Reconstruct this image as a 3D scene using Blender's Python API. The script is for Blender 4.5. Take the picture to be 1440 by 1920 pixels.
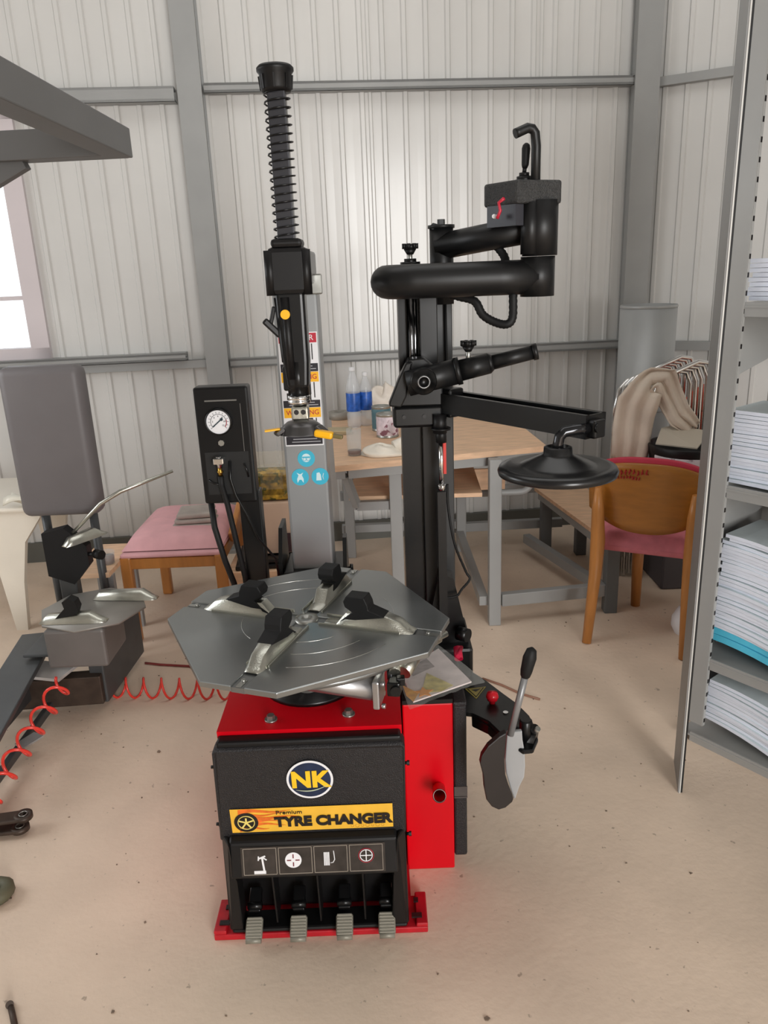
import bpy, bmesh, math, random
from mathutils import Vector, Matrix
random.seed(7)
for _o in list(bpy.data.objects): bpy.data.objects.remove(_o)
SC = bpy.context.scene
COL = SC.collection
PI = math.pi
# ------------------------------------------------------------------ camera
F = 1440.0
up = Vector((-185, 4590, 1440)).normalized()
fw = Vector((0, 0, -1)); fw = (fw - up*fw.dot(up)).normalized()
rt = fw.cross(up)
RM = Matrix((rt, fw, up))                    # world = RM @ camera
EYE = Vector((0, 0, 1.6))
cd = bpy.data.cameras.new('camera'); cam = bpy.data.objects.new('camera', cd); COL.objects.link(cam)
cd.sensor_fit = 'HORIZONTAL'; cd.sensor_width = 36; cd.lens = 36; cd.clip_start = 0.02; cd.clip_end = 200
cam.matrix_world = Matrix.Translation(EYE) @ RM.to_4x4()
SC.camera = cam
# ------------------------------------------------------------------ sky, exposure
w = bpy.data.worlds.new('sky'); SC.world = w; w.use_nodes = True
bg = w.node_tree.nodes['Background']; bg.inputs[0].default_value = (0.93, 0.97, 1.0, 1); bg.inputs[1].default_value = 1.6
SC.view_settings.view_transform = 'Standard'; SC.view_settings.look = 'None'
SC.view_settings.gamma = 1; SC.view_settings.use_curve_mapping = False
SC.view_settings.exposure = 0.0
def area(name, loc, target, sx, sy, power, col=(1, 1, 1)):
    l = bpy.data.lights.new(name, 'AREA'); l.shape = 'RECTANGLE'; l.size = sx; l.size_y = sy
    l.energy = power; l.color = col
    o = bpy.data.objects.new(name, l); COL.objects.link(o); o.location = loc
    o.rotation_euler = (Vector(target) - Vector(loc)).to_track_quat('-Z', 'Y').to_euler()
    return o
area('doorway_daylight', (2.15, -4.3, 1.9), (0.7, 3.0, .9), 1.9, 2.8, 290, (1.0, 0.985, 0.965))
area('overhead_fill', (0.0, 2.6, 4.3), (0.0, 2.75, 0), 3.6, 1.8, 32, (1.0, 0.99, 0.97))  # added overhead fill lamp; the ceiling has no opening here
area('window_daylight', (-3.3, 2.3, 1.9), (0.0, 2.2, 0.3), 1.3, 1.3, 22, (0.96, 0.98, 1.0))
# ------------------------------------------------------------------ helpers
def U(px, py, y):                            # point at distance y along a sight line of the reference
    d = RM @ Vector(((px-720)/F, -(py-960)/F, -1)); return EYE + d*(y/d.y)
def Z(px, py, z):                            # point at height z
    d = RM @ Vector(((px-720)/F, -(py-960)/F, -1)); return EYE + d*((z-1.6)/d.z)
def lin(c):
    return tuple(((v/255)/12.92 if v/255 <= .04045 else ((v/255+.055)/1.055)**2.4) for v in c) + (1,)
MATS = {}
def M(name, rgb, rough=.5, metal=0, var=.0, scale=8, bump=0, bscale=200, coat=0, aniso=0, trans=0, alpha=1, ior=1.45, spots=None, stretch=None, spec=None):
    if name in MATS: return MATS[name]
    m = bpy.data.materials.new(name); m.use_nodes = True; nt = m.node_tree; b = nt.nodes['Principled BSDF']
    b.inputs['Base Color'].default_value = lin(rgb); b.inputs['Roughness'].default_value = rough; b.inputs['Metallic'].default_value = metal
    if spec is not None: b.inputs['Specular IOR Level'].default_value = spec
    if coat: b.inputs['Coat Weight'].default_value = coat; b.inputs['Coat Roughness'].default_value = .15
    if trans: b.inputs['Transmission Weight'].default_value = trans; b.inputs['IOR'].default_value = ior
    if alpha < 1: b.inputs['Alpha'].default_value = alpha
    tc = nt.nodes.new('ShaderNodeTexCoord'); vec = tc.outputs['Object']
    if stretch:
        mp = nt.nodes.new('ShaderNodeMapping'); mp.inputs['Scale'].default_value = stretch
        nt.links.new(vec, mp.inputs[0]); vec = mp.outputs[0]
    if var:
        n = nt.nodes.new('ShaderNodeTexNoise'); n.inputs['Scale'].default_value = scale; n.inputs['Detail'].default_value = 6
        nt.links.new(vec, n.inputs['Vector'])
        r = nt.nodes.new('ShaderNodeValToRGB'); c = lin(rgb)
        r.color_ramp.elements[0].position = .3; r.color_ramp.elements[1].position = .7
        r.color_ramp.elements[0].color = tuple(v*(1-var) for v in c[:3])+(1,); r.color_ramp.elements[1].color = tuple(min(1, v*(1+var)) for v in c[:3])+(1,)
        nt.links.new(n.outputs[0], r.inputs[0]); out = r.outputs[0]
        if spots:
            n2 = nt.nodes.new('ShaderNodeTexNoise'); n2.inputs['Scale'].default_value = spots[0]; n2.inputs['Detail'].default_value = 3
            nt.links.new(vec, n2.inputs['Vector'])
            r2 = nt.nodes.new('ShaderNodeValToRGB'); r2.color_ramp.elements[0].position = spots[1]; r2.color_ramp.elements[1].position = spots[1]+.05
            r2.color_ramp.elements[0].color = (0, 0, 0, 1); r2.color_ramp.elements[1].color = (spots[3],)*3+(1,)
            nt.links.new(n2.outputs[0], r2.inputs[0])
            mx = nt.nodes.new('ShaderNodeMix'); mx.data_type = 'RGBA'; mx.inputs[7].default_value = lin(spots[2])
            nt.links.new(r2.outputs[0], mx.inputs[0]); nt.links.new(out, mx.inputs[6]); out = mx.outputs[2]
        nt.links.new(out, b.inputs['Base Color'])
    if bump:
        n = nt.nodes.new('ShaderNodeTexNoise'); n.inputs['Scale'].default_value = bscale; n.inputs['Detail'].default_value = 3
        nt.links.new(vec, n.inputs['Vector'])
        bp = nt.nodes.new('ShaderNodeBump'); bp.inputs['Strength'].default_value = bump; bp.inputs['Distance'].default_value = .004
        nt.links.new(n.outputs[0], bp.inputs['Height']); nt.links.new(bp.outputs[0], b.inputs['Normal'])
    if aniso:
        b.inputs['Anisotropic'].default_value = aniso
        tg = nt.nodes.new('ShaderNodeTangent'); tg.direction_type = 'RADIAL'; tg.axis = 'Z'; nt.links.new(tg.outputs[0], b.inputs['Tangent'])
    MATS[name] = m
    return m
def frame(d):                                # rotation whose z is d
    d = Vector(d).normalized(); return d.to_track_quat('Z', 'Y').to_matrix()
class B:
    """collects shapes of one mesh"""
    def __init__(s): s.bm = bmesh.new(); s.mi = 0
    def _mark(s, faces, smooth=False):
        for f in faces: f.material_index = s.mi; f.smooth = smooth
    def box(s, c, d, rz=0, bev=0, rot=None, seg=2):
        r = bmesh.ops.create_cube(s.bm, size=1); vs = r['verts']
        m = rot.to_4x4() if rot is not None else Matrix.Rotation(rz, 4, 'Z')
        fs = set(f for v in vs for f in v.link_faces); s._mark(fs)
        for v in vs: v.co = Vector((v.co.x*d[0], v.co.y*d[1], v.co.z*d[2]))
        if bev:
            es = list(set(e for v in vs for e in v.link_edges))
            q = bmesh.ops.bevel(s.bm, geom=es, offset=min(bev, min(d)*.49), segments=seg, profile=.5, affect='EDGES')
            vs = list(set(q['verts']) | set(v for v in vs if v.is_valid)); s._mark(set(f for v in vs for f in v.link_faces), False)
        for v in vs: v.co = m @ v.co + Vector(c)
        return s
    def ab(s, x0, x1, y0, y1, z0, z1, bev=0): return s.box(((x0+x1)/2, (y0+y1)/2, (z0+z1)/2), (abs(x1-x0), abs(y1-y0), abs(z1-z0)), bev=bev)
    def bar(s, p, q, w_, h_, bev=0, upv=(0, 0, 1)):      # rectangular bar from p to q, h along upv
        p, q = Vector(p), Vector(q); d = q-p; z = d.normalized(); u = Vector(upv)
        x = u.cross(z)
        if x.length < 1e-4: x = Vector((1, 0, 0))
        x.normalize(); y = z.cross(x); rot = Matrix((x, y, z)).transposed()
        return s.box((p+q)/2, (w_, h_, d.length), rot=rot, bev=bev)
    def cyl(s, p, q, r, r2=None, n=20, smooth=True, caps=True):
        p, q = Vector(p), Vector(q); r2 = r if r2 is None else r2; m = frame(q-p)
        a = [s.bm.verts.new(p + m @ Vector((r*math.cos(2*PI*i/n), r*math.sin(2*PI*i/n), 0))) for i in range(n)]
        b = [s.bm.verts.new(q + m @ Vector((r2*math.cos(2*PI*i/n), r2*math.sin(2*PI*i/n), 0))) for i in range(n)]
        for i in range(n):
            f = s.bm.faces.new((a[i], a[(i+1) % n], b[(i+1) % n], b[i])); f.material_index = s.mi; f.smooth = smooth
        if caps:
            s._mark([s.bm.faces.new(a[::-1]), s.bm.faces.new(b)])
        return s
    def ring(s, p, d, R, r, n=28, k=8):
        m = frame(d); p = Vector(p)
        return s.tube([p + m @ Vector((R*math.cos(2*PI*i/n), R*math.sin(2*PI*i/n), 0)) for i in range(n)], r, k, closed=True)
    def tube(s, pts, r, n=10, closed=False):
        pts = [Vector(p) for p in pts]; N = len(pts); rings = []; prev = None
        rr = r if isinstance(r, (list, tuple)) else [r]*N
        for i, p in enumerate(pts):
            if closed: t = pts[(i+1) % N]-pts[i-1]
            else: t = pts[min(i+1, N-1)]-pts[max(i-1, 0)]
            t.normalize()
            if prev is None:
                u = t.orthogonal().normalized()
            else:
                u = prev - t*prev.dot(t); u = u.normalized() if u.length > 1e-6 else t.orthogonal().normalized()
            prev = u; v = t.cross(u)
            rings.append([s.bm.verts.new(p + (u*math.cos(2*PI*k/n)+v*math.sin(2*PI*k/n))*rr[i]) for k in range(n)])
        for i in range(N if closed else N-1):
            a, b = rings[i], rings[(i+1) % N]
            off = 0
            if closed and i == N-1:
                off = min(range(n), key=lambda o: (a[0].co-b[o].co).length)
            for k in range(n):
                f = s.bm.faces.new((a[k], a[(k+1) % n], b[(k+1+off) % n], b[(k+off) % n])); f.material_index = s.mi; f.smooth = True
        if not closed: s._mark([s.bm.faces.new(rings[0][::-1]), s.bm.faces.new(rings[-1])])
        return s
    def lathe(s, o, prof, n=32, axis=(0, 0, 1), a0=0, a1=2*PI):
        m = frame(axis) if tuple(axis) != (0, 0, 1) else Matrix.Identity(3); o = Vector(o); full = abs(a1-a0-2*PI) < 1e-5
        nn = n if full else n+1
        rows = [[s.bm.verts.new(o + m @ Vector((max(r, 1e-4)*math.cos(a0+(a1-a0)*i/n), max(r, 1e-4)*math.sin(a0+(a1-a0)*i/n), z))) for i in range(nn)] for r, z in prof]
        for j in range(len(prof)-1):
            for i in range(n):
                k = (i+1) % nn
                f = s.bm.faces.new((rows[j][i], rows[j][k], rows[j+1][k], rows[j+1][i])); f.material_index = s.mi; f.smooth = True
        return s
    def prism(s, pts, ext, smooth=False):    # polygon of 3-D points extruded along ext
        e = Vector(ext); a = [s.bm.verts.new(Vector(p)) for p in pts]; b = [s.bm.verts.new(Vector(p)+e) for p in pts]; n = len(a)
        fs = [s.bm.faces.new(a[::-1]), s.bm.faces.new(b)]
        for i in range(n): fs.append(s.bm.faces.new((a[i], a[(i+1) % n], b[(i+1) % n], b[i])))
        s._mark(fs, smooth); return s
    def grid(s, fn, nu, nv, smooth=True):
        g = [[s.bm.verts.new(Vector(fn(i/nu, j/nv))) for j in range(nv+1)] for i in range(nu+1)]
        for i in range(nu):
            for j in range(nv):
                f = s.bm.faces.new((g[i][j], g[i+1][j], g[i+1][j+1], g[i][j+1])); f.material_index = s.mi; f.smooth = smooth
        return s
    def make(s, name, mat, parent=None, thick=0, sub=0):
        bmesh.ops.recalc_face_normals(s.bm, faces=s.bm.faces[:])
        me = bpy.data.meshes.new(name); s.bm.to_mesh(me); s.bm.free()
        for m in (mat if isinstance(mat, (list, tuple)) else [mat]): me.materials.append(m)
        o = bpy.data.objects.new(name, me); COL.objects.link(o)
        if parent is not None:
            o.parent = parent; o.location = -world_loc(parent)
        if thick:
            md = o.modifiers.new('thickness', 'SOLIDIFY'); md.thickness = thick; md.offset = 0
        if sub:
            md = o.modifiers.new('smooth', 'SUBSURF'); md.levels = sub; md.render_levels = sub
        return o
def world_loc(o):
    v = Vector(o.location)
    while o.parent: o = o.parent; v = v + Vector(o.location)
    return v
def thing(name, label, cat, loc=(0, 0, 0), group=None):
    o = bpy.data.objects.new(name, None); COL.objects.link(o); o.location = loc; o.empty_display_size = .05
    return tag(o, label, cat, group)
def tag(o, label, cat, group=None):
    o['label'] = label; o['category'] = cat
    if group: o['group'] = group
    return o
def struct(o): o['kind'] = 'structure'; return o
def text(body, name, mat, parent, loc, size, sx=1, rot=(PI/2, 0, 0), bold=0, depth=.0006, align='CENTER', shear=0, sz=1):
    c = bpy.data.curves.new(name, 'FONT'); c.body = body; c.size = size; c.extrude = depth; c.offset = bold; c.align_x = align; c.align_y = 'CENTER'; c.shear = shear
    t = bpy.data.objects.new(name, c); COL.objects.link(t)
    me = bpy.data.meshes.new_from_object(t.evaluated_get(bpy.context.evaluated_depsgraph_get()))
    bpy.data.objects.remove(t)
    me.transform(Matrix.Diagonal((sx, sz, 1, 1)))
    from mathutils import Euler
    me.transform(Matrix.Translation(loc) @ Euler(rot).to_matrix().to_4x4())
    me.materials.clear(); me.materials.append(mat)
    o = bpy.data.objects.new(name, me); COL.objects.link(o)
    o.parent = parent; o.location = -world_loc(parent)
    return o
# ------------------------------------------------------------------ materials
wallm = M('coated_steel_wall', (206, 205, 202), .27, 0, .03, 3, coat=.22)
greym = M('grey_painted_steel', (150, 151, 150), .45, 0, .05, 5)
concm = M('concrete', (222, 201, 180), .62, 0, .13, 2.2, .3, 45, spots=(38, .69, (120, 104, 90), .55))
blackm = M('black_gloss_paint', (13, 13, 14), .3, .0, .1, 20, spec=.4)
blackr = M('black_textured_plastic', (30, 28, 30), .42, 0, .1, 60, .55, 420, spec=.45)
blackd = M('black_matt_plastic', (15, 14, 15), .45, spec=.35)
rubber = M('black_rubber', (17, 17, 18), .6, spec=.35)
redm = M('red_gloss_paint', (208, 6, 24), .35, 0, .05, 6, spec=.3)
redd = M('red_flange_paint', (178, 20, 34), .4, 0, .15, 30)
alum = M('cast_aluminium', (196, 196, 186), .3, 1, .06, 40, .15, 300)
brush = M('brushed_steel_plate', (148, 151, 151), .3, .85, .06, 3, aniso=.85)
chrome = M('chrome', (225, 225, 225), .12, 1)
steel = M('zinc_steel', (170, 170, 165), .35, .9, .1, 30)
silverp = M('silver_grey_paint', (150, 152, 153), .38, .3, .03, 4)
yel = M('yellow_plastic', (250, 185, 20), .4)
white = M('white_paint', (235, 235, 238), .5)
whitep = M('white_plastic', (222, 214, 200), .4, 0, .04, 6)
brass = M('brass', (205, 165, 80), .3, 1)
sgold = M('sticker_gold', (238, 185, 60), .4, 0, .06, 20)
orangem = M('sticker_flame_orange', (226, 110, 35), .4, 0, .2, 50)
navy = M('sticker_navy', (26, 42, 72), .35, 0, .25, 40)
inkm = M('sticker_black', (22, 18, 18), .45)
stred = M('sticker_red', (190, 30, 55), .4)
cyan = M('sticker_cyan', (60, 185, 215), .4)
palecy = M('sticker_pale', (215, 240, 245), .4)
woodp = M('plywood', (224, 186, 152), .55, 0, .14, 9, .2, 60, stretch=(1, 5, 5))
woodc = M('chair_plywood_amber', (172, 112, 42), .35, 0, .12, 8, stretch=(1, 1, 5), coat=.3)
woodl = M('beech_leg', (186, 124, 62), .4, 0, .12, 10, stretch=(4, 4, .6), coat=.2)
pinkf = M('pink_fabric', (206, 118, 128), .85, 0, .08, 30, .3, 500)
pinkd = M('crimson_fabric', (190, 50, 72), .8, 0, .08, 30)
paper = M('paper_pages', (232, 238, 255), .7, 0, .06, 60, stretch=(1, 1, 14))
cover = M('paper_cover', (206, 218, 222), .5, 0, .05, 20)
bluec = M('cyan_cover', (90, 200, 232), .4, 0, .1, 12)
glass = M('clear_glass', (225, 230, 230), .05, 0, alpha=.22)
filmm = M('clear_film', (240, 240, 235), .08, 0, alpha=.24, bump=.8, bscale=30)
# ------------------------------------------------------------------ structure: floor, walls, roof
WD = Vector((.99578, .09172, 0)); WN = Vector((-.09172, .99578, 0))
def wy(x): return 4.65 + .0921*(x-.47)
fl = B(); fl.ab(-6, 6, -5, 7, -.12, 0); struct(fl.make('floor', concm))
def panel_mesh(width, z0, z1, pitch=.117):
    """ribbed sheet in local x,z, ribs towards -y"""
    prof = []; n = max(1, round(width/pitch))
    for i in range(n):
        x = i*pitch
        h = .011
        prof += [(x, 0), (x+.040, -.0005), (x+.047, -h), (x+.066, -h), (x+.073, -.0005)] + ([(x+.088, 0), (x+.094, -.009), (x+.106, -.009), (x+.112, 0)] if i == n-1 and n > 6 else [])
    prof.append((n*pitch, 0))
    b = B(); bm = b.bm
    lo = [bm.verts.new((x, y, z0)) for x, y in prof]; hi = [bm.verts.new((x, y, z1)) for x, y in prof]
    for i in range(len(prof)-1): bm.faces.new((lo[i], lo[i+1], hi[i+1], hi[i]))
    me = bpy.data.meshes.new('wall_panel'); bm.to_mesh(me); bm.free(); me.materials.append(wallm)
    md = None
    return me, n*pitch
def place_panels(parent, origin, ang, segs):
    cache = {}
    for (s0, n, z0, z1) in segs:
        k = (n, z0, z1)
        if k not in cache: cache[k] = panel_mesh(n*.117, z0, z1)[0]
        o = bpy.data.objects.new('wall_panel', cache[k]); COL.objects.link(o); o.parent = parent
        d = Vector((math.cos(ang), math.sin(ang), 0))
        o.location = Vector(origin) + d*s0 + Vector((-d.y, d.x, 0))*-.012; o.rotation_euler = (0, 0, ang)
H = 4.5
angb = math.atan2(WD.y, WD.x)
X0 = -4.0; org = Vector((X0, wy(X0), 0))
wb = B()
def wallslab(b, s0, s1, z0, z1):
    p = org + WD*s0 + WN*.06; q = org + WD*s1 + WN*.06
    b.bar(Vector((p.x, p.y, (z0+z1)/2)), Vector((q.x, q.y, (z0+z1)/2)), .1, z1-z0)
SW0, SW1 = 0.6, 2.175      # window opening along the wall
WZ0, WZ1 = 1.2, 2.5
LW = 5.75
wallslab(wb, 0, SW0, 0, H); wallslab(wb, SW1, LW, 0, H); wallslab(wb, SW0, SW1, 0, WZ0); wallslab(wb, SW0, SW1, WZ1, H)
wback = struct(wb.make('wall_back', wallm))
segs = [(SW1-.117*17, 4, 0, H)]
for a, z0, z1 in ((SW1-.117*13, 0, WZ0), (SW1-.117*13, WZ1, H)): segs += [(a, 7, z0, z1), (a+.117*7, 6, z0, z1)]
s_ = SW1
while s_ < LW-.1:
    n = min(8, int((LW-s_)/.117)); segs.append((s_, n, 0, H)); s_ += n*.117
    if n < 8: break
place_panels(wback, org, angb, segs)
# window at the far left
wn = B(); 
def wp(s0, z, off=0): p = org + WD*s0 - WN*off; return Vector((p.x, p.y, z))
fr = .10
whf = M('window_frame_paint', (205, 196, 198), .5)
wn.bar(wp(SW1-fr/2, WZ0, .0), wp(SW1-fr/2, WZ1, .0), fr, .09, upv=WN); wn.bar(wp(SW0+fr/2, WZ0), wp(SW0+fr/2, WZ1), fr, .09, upv=WN)
wn.bar(wp(SW0, WZ1-.04), wp(SW1, WZ1-.04), .09, .08); wn.bar(wp(SW0, WZ0+.03), wp(SW1, WZ0+.03), .09, .07)
window = struct(wn.make('window_1', whf))
g = B(); g.bar(wp(SW0, (WZ0+WZ1)/2, -.03), wp(SW1, (WZ0+WZ1)/2, -.03), .006, WZ1-WZ0); g.make('glass_pane', M('window_glass', (250, 250, 250), .02, trans=1, ior=1.02), window)
g = B(); g.bar(wp(SW0, 1.535), wp(SW1-fr, 1.535), .03, .022); g.bar(wp(1.3, WZ0), wp(1.3, WZ1), .03, .03, upv=WN); g.make('glazing_bar', whf, window)
# oblique right wall
corner = Vector((1.60, wy(1.6), 0)); dr = Vector((.865, -.50, 0)).normalized(); angr = math.atan2(dr.y, dr.x)
b = B(); nr = Vector((-dr.y, dr.x, 0)); LR = 3.2
p = corner + nr*.06; b.bar(Vector((p.x, p.y, H/2)), Vector((p.x, p.y, H/2))+dr*LR, .1, H); wr = struct(b.make('wall_right', wallm))
place_panels(wr, corner, angr, [(i*.117*8, 8, 0, H) for i in range(3)])
# remaining hall
e = corner + dr*LR
b = B(); b.ab(e.x, e.x+.1, -5, e.y+.1, 0, H); struct(b.make('wall_front_right', wallm))
b = B(); b.ab(X0-.1, X0, -5, wy(X0)+.2, 0, 1.1); b.ab(X0-.1, X0, -5, wy(X0)+.2, 2.9, H); b.ab(X0-.1, X0, 2.9, wy(X0)+.2, 1.1, 2.9); b.ab(X0-.1, X0, -5, .9, 1.1, 2.9); struct(b.make('wall_left', wallm))
b = B(); b.ab(X0, 1.1, -5.1, -5, 0, H); b.ab(3.2, e.x, -5.1, -5, 0, H); b.ab(1.1, 3.2, -5.1, -5, 3.6, H); struct(b.make('wall_rear', wallm))
b = B(); b.ab(X0-.1, e.x+.1, -5, 5.6, H, H+.08); struct(b.make('ceiling', M('ceiling_sheet', (150, 150, 148), .6)))
# steel columns and girts
def col(name, xa, xb, off=.1):
    b = B(); ya = wy((xa+xb)/2)
    c = (xa+xb)/2; wd = xb-xa
    b.box((c, ya-.105, H/2), (wd, .012, H), angb); b.box((c, ya-.02, H/2), (wd, .012, H), angb); b.box((c, ya-.06, H/2), (.012, .08, H), angb)
    b.box((c-wd/2+.012, ya-.06, H/2), (.008, .08, H), angb); b.box((c+wd/2-.012, ya-.06, H/2), (.008, .08, H), angb)
    b.box((c, ya-.07, .01), (wd+.08, .14, .02), angb)
    return struct(b.make(name, greym))
col('trim_1', -.972, -.848); col('trim_2', 1.447, 1.585)
def girt(name, x0, x1, z0, z1, off=.05, m=greym):
    b = B(); t = .012
    for (za, zb, o0, o1) in ((z1-t, z1, .0, off), (z0, z0+t, .0, off), (z0, z1, off-t, off)):
        pa = Vector((x0, wy(x0), 0)) - WN*((o0+o1)/2+.012); pb = Vector((x1, wy(x1), 0)) - WN*((o0+o1)/2+.012)
        zc = (za+zb)/2
        b.bar((pa.x, pa.y, zc), (pb.x, pb.y, zc), o1-o0, zb-za)
    return struct(b.make(name, m))
girt('trim_3', -.85, 1.45, 2.515, 2.56, .07); girt('trim_4', -.85, 1.45, 1.105, 1.155, .07)
girt('trim_5', -4, -1.0, 2.475, 2.545, .09); girt('trim_6', -4, -1.09, 1.165, 1.205, .10); girt('trim_7', -4, -.97, 1.115, 1.158, .06)
def rgirt(name, z0, z1):
    b = B(); p = corner - nr*.045; b.bar((p.x, p.y, (z0+z1)/2), Vector((p.x, p.y, (z0+z1)/2))+dr*LR, .05, z1-z0); struct(b.make(name, greym))
rgirt('trim_8', 2.505, 2.55); rgirt('trim_9', 1.09, 1.14)
# skirting along the back wall
b = B(); pa = Vector((-4, wy(-4), .06))-WN*.03; pb = Vector((1.5, wy(1.5), .06))-WN*.03
b.bar(pa, pb, .03, .12); struct(b.make('baseboard_back', M('sill_dark_paint', (92, 92, 86), .6)))
# ================================================================== TYRE CHANGER
TC = thing('tyre_changer', 'red and black tyre changing machine with silver turntable, grey tower and black helper arm', 'tyre changer', (-.2, 1.9, 0))
b = B()
b.prism([(-.407, 1.66, .02), (-.407, 1.66, .30), (-.407, 1.58, .32), (-.407, 1.545, .6), (-.407, 2.34, .6), (-.407, 2.34, .02)], (.428, 0, 0))
cab = b.make('cabinet', redm, TC)
b = B(); b.ab(-.472, .069, 1.535, 1.64, 0, .018, .003)
b.ab(-.472, -.44, 1.535, 1.64, .018, .03, .003); b.ab(.04, .069, 1.535, 1.64, .018, .03, .003)
b.ab(-.40, .03, 1.62, 2.4, 0, .016)
fl_ = b.make('base_flange', redd, TC)
for x in (-.447, .042):
    for yy in (1.56, 1.61):
        b = B(); b.box((x, yy, .0315 if abs(x) > .04 else .0315), (.026 if yy < 1.6 else .012, .014, .004)); b.make('bolt_slot', inkm, fl_)
# front cover
b = B()
b.prism([(-.425, 1.525, .31), (.022, 1.525, .31), (.026, 1.505, .565), (.02, 1.51, .578), (-.408, 1.51, .578), (-.415, 1.505, .565)], (0, .05, 0))
fc = b.make('front_cover', blackr, TC)
md = fc.modifiers.new('bevel', 'BEVEL'); md.width = .008; md.segments = 3; md.limit_method = 'ANGLE'
b = B(); b.ab(-.405, .018, 1.515, 1.55, .57, .590, .006); b.make('cover_lip', blackd, fc)
b = B()
b.prism([(-.43, 1.535, .03), (-.395, 1.535, .03), (-.392, 1.51, .20), (-.392, 1.49, .235), (-.398, 1.495, .325), (-.42, 1.53, .33)], (0, .06, 0))
b.prism([(-.022, 1.535, .03), (.022, 1.535, .03), (.02, 1.53, .33), (.0, 1.495, .325), (-.008, 1.49, .235), (-.012, 1.51, .20)], (0, .06, 0))
b.prism([(-.4, 1.487, .232), (-.4, 1.53, .215), (-.4, 1.56, .33), (-.4, 1.522, .33), (-.4, 1.503, .322)], (.4, 0, 0))
b.ab(-.41, .012, 1.62, 1.64, .02, .31)
b.ab(-.425, .018, 1.535, 1.60, .02, .032)
ph = b.make('pedal_housing', blackd, TC)
md = ph.modifiers.new('bevel', 'BEVEL'); md.width = .006; md.segments = 2; md.limit_method = 'ANGLE'
for x in (-.31, -.2, -.088):
    b = B(); b.prism([(x-.002, 1.545, .04), (x-.002, 1.6, .04), (x-.002, 1.6, .225), (x-.002, 1.53, .225)], (.004, 0, 0)); b.make('divider', blackd, ph)
for x in (-.366, -.255, -.14, -.034):
    b = B()
    b.bar((x, 1.504, .030), (x, 1.546, .060), .043, .012, .006)
    b.cyl((x-.019, 1.504, .029), (x+.019, 1.504, .029), .0075, n=12)
    ped = b.make('pedal', M('pedal_grey', (138, 134, 122), .5, .3), TC)
    b = B()
    for i in range(7):
        t = i/6; b.bar((x-.018, 1.506+.034*t, .038+.0245*t), (x+.018, 1.506+.034*t, .038+.0245*t), .0035, .0035)
    b.make('tread', M('pedal_rubber_grey', (150, 146, 134), .6), ped)
    b = B(); b.bar((x, 1.55, .07), (x, 1.6, .10), .03, .02, .003); b.cyl((x-.018, 1.56, .082), (x+.018, 1.56, .082), .009); b.make('pedal_lever', blackm, ped)
# side screws
for x, z in ((.028, .5), (.027, .3), (-.424, .51), (-.428, .35)):
    b = B(); b.cyl((x-.004, 1.54, z), (x+.006, 1.54, z), .004, n=8); b.cyl((x+.002, 1.54, z), (x+.008, 1.54, z), .006, n=6, smooth=False); b.make('screw', blackd, fc)
# stickers on the cover face
def fy(z): return 1.525 - (z-.31)*.02/.255 - .001          # cover face distance at height z
tilt = PI/2 + math.atan(.02/.255)*1
def disc(c, r, mat, name, parent, th=.0008, n=40, ax=(0, -1, 0.0)):
    b = B(); a = Vector(ax).normalized(); c = Vector(c); b.cyl(c, c+a*th, r, n=n, smooth=False); return b.make(name, mat, parent)
ax = Vector((0, -.255, -.02)).normalized(); ax = Vector((0, -1, -.078)).normalized()
c0 = Vector((-.196, fy(.487), .487))
logo = disc(c0, .054, white, 'round_sticker', TC, .001, 48, ax)
disc(c0+ax*.001, .0485, navy, 'sticker_field', logo, .0006, 48, ax)
gold = M('logo_yellow', (246, 200, 40), .35, 0, .08, 30)
text('NK', 'lettering', gold, logo, c0+ax*.0026+Vector((0, 0, 0)), .062, .98, (PI/2+.078, 0, 0), bold=.0026)
b = B()
b.tube([c0+ax*.0018+Vector((-.034+.075*t, 0, -.026+.004*math.sin(t*3)-.012*math.sin(t*PI)+.01*t)) for t in [i/14 for i in range(15)]], [.0004+.0012*math.sin(PI*i/14) for i in range(15)], 6)
b.tube([c0+ax*.0018+Vector((-.012+.05*t, 0, .026+.006*math.sin(t*PI))) for t in [i/14 for i in range(15)]], [.0003+.0009*math.sin(PI*i/14) for i in range(15)], 6)
b.make('swoosh', M('logo_glint', (190, 200, 175), .4), logo)
def stick(x0, x1, z0, z1, mat, name, parent, lift=0, tiltz=0, z0r=None, z1r=None):
    z0r = z0 if z0r is None else z0r; z1r = z1 if z1r is None else z1r
    b = B(); q = [Vector((x0, fy(z0)-lift, z0)), Vector((x1, fy(z0r)-lift, z0r)), Vector((x1, fy(z1r)-lift, z1r)), Vector((x0, fy(z1)-lift, z1))]
    b.prism(q, (0, -.0006, 0)); return b.make(name, mat, parent)
ban = stick(-.391, -.008, .338, .408, sgold, 'banner_sticker', TC)
# flame licks and wheel on the banner
b = B()
for i, (zz, L, w_) in enumerate(((.400, .125, .006), (.390, .10, .005), (.381, .14, .007), (.370, .10, .006), (.360, .11, .006), (.350, .07, .006))):
    xs = -.372; n = 10
    top = [Vector((xs+L*t, fy(zz)-.0012, zz + w_*(1-t)+.003*math.sin(t*7+i))) for t in [k/n for k in range(n+1)]]
    bot = [Vector((xs+L*t, fy(zz)-.0012, zz - w_*(1-t)+.003*math.sin(t*7+i)-.0002)) for t in [k/n for k in range(n+1)]]
    b.prism(top+bot[::-1], (0, -.0004, 0))
b.make('flame', orangem, ban)
wc = Vector((-.355, fy(.370)-.0016, .369))
disc(wc, .0285, inkm, 'tyre_emblem', ban, .0005, 32, ax); b = B(); b.ring(wc+ax*.0009, ax, .0195, .0012, 28, 6)
for k in range(5):
    a = PI/2+k*2*PI/5; b.bar(wc+ax*.0009, wc+ax*.0009+Vector((.018*math.cos(a), 0, .018*math.sin(a))), .004, .0012, upv=ax)
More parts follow.
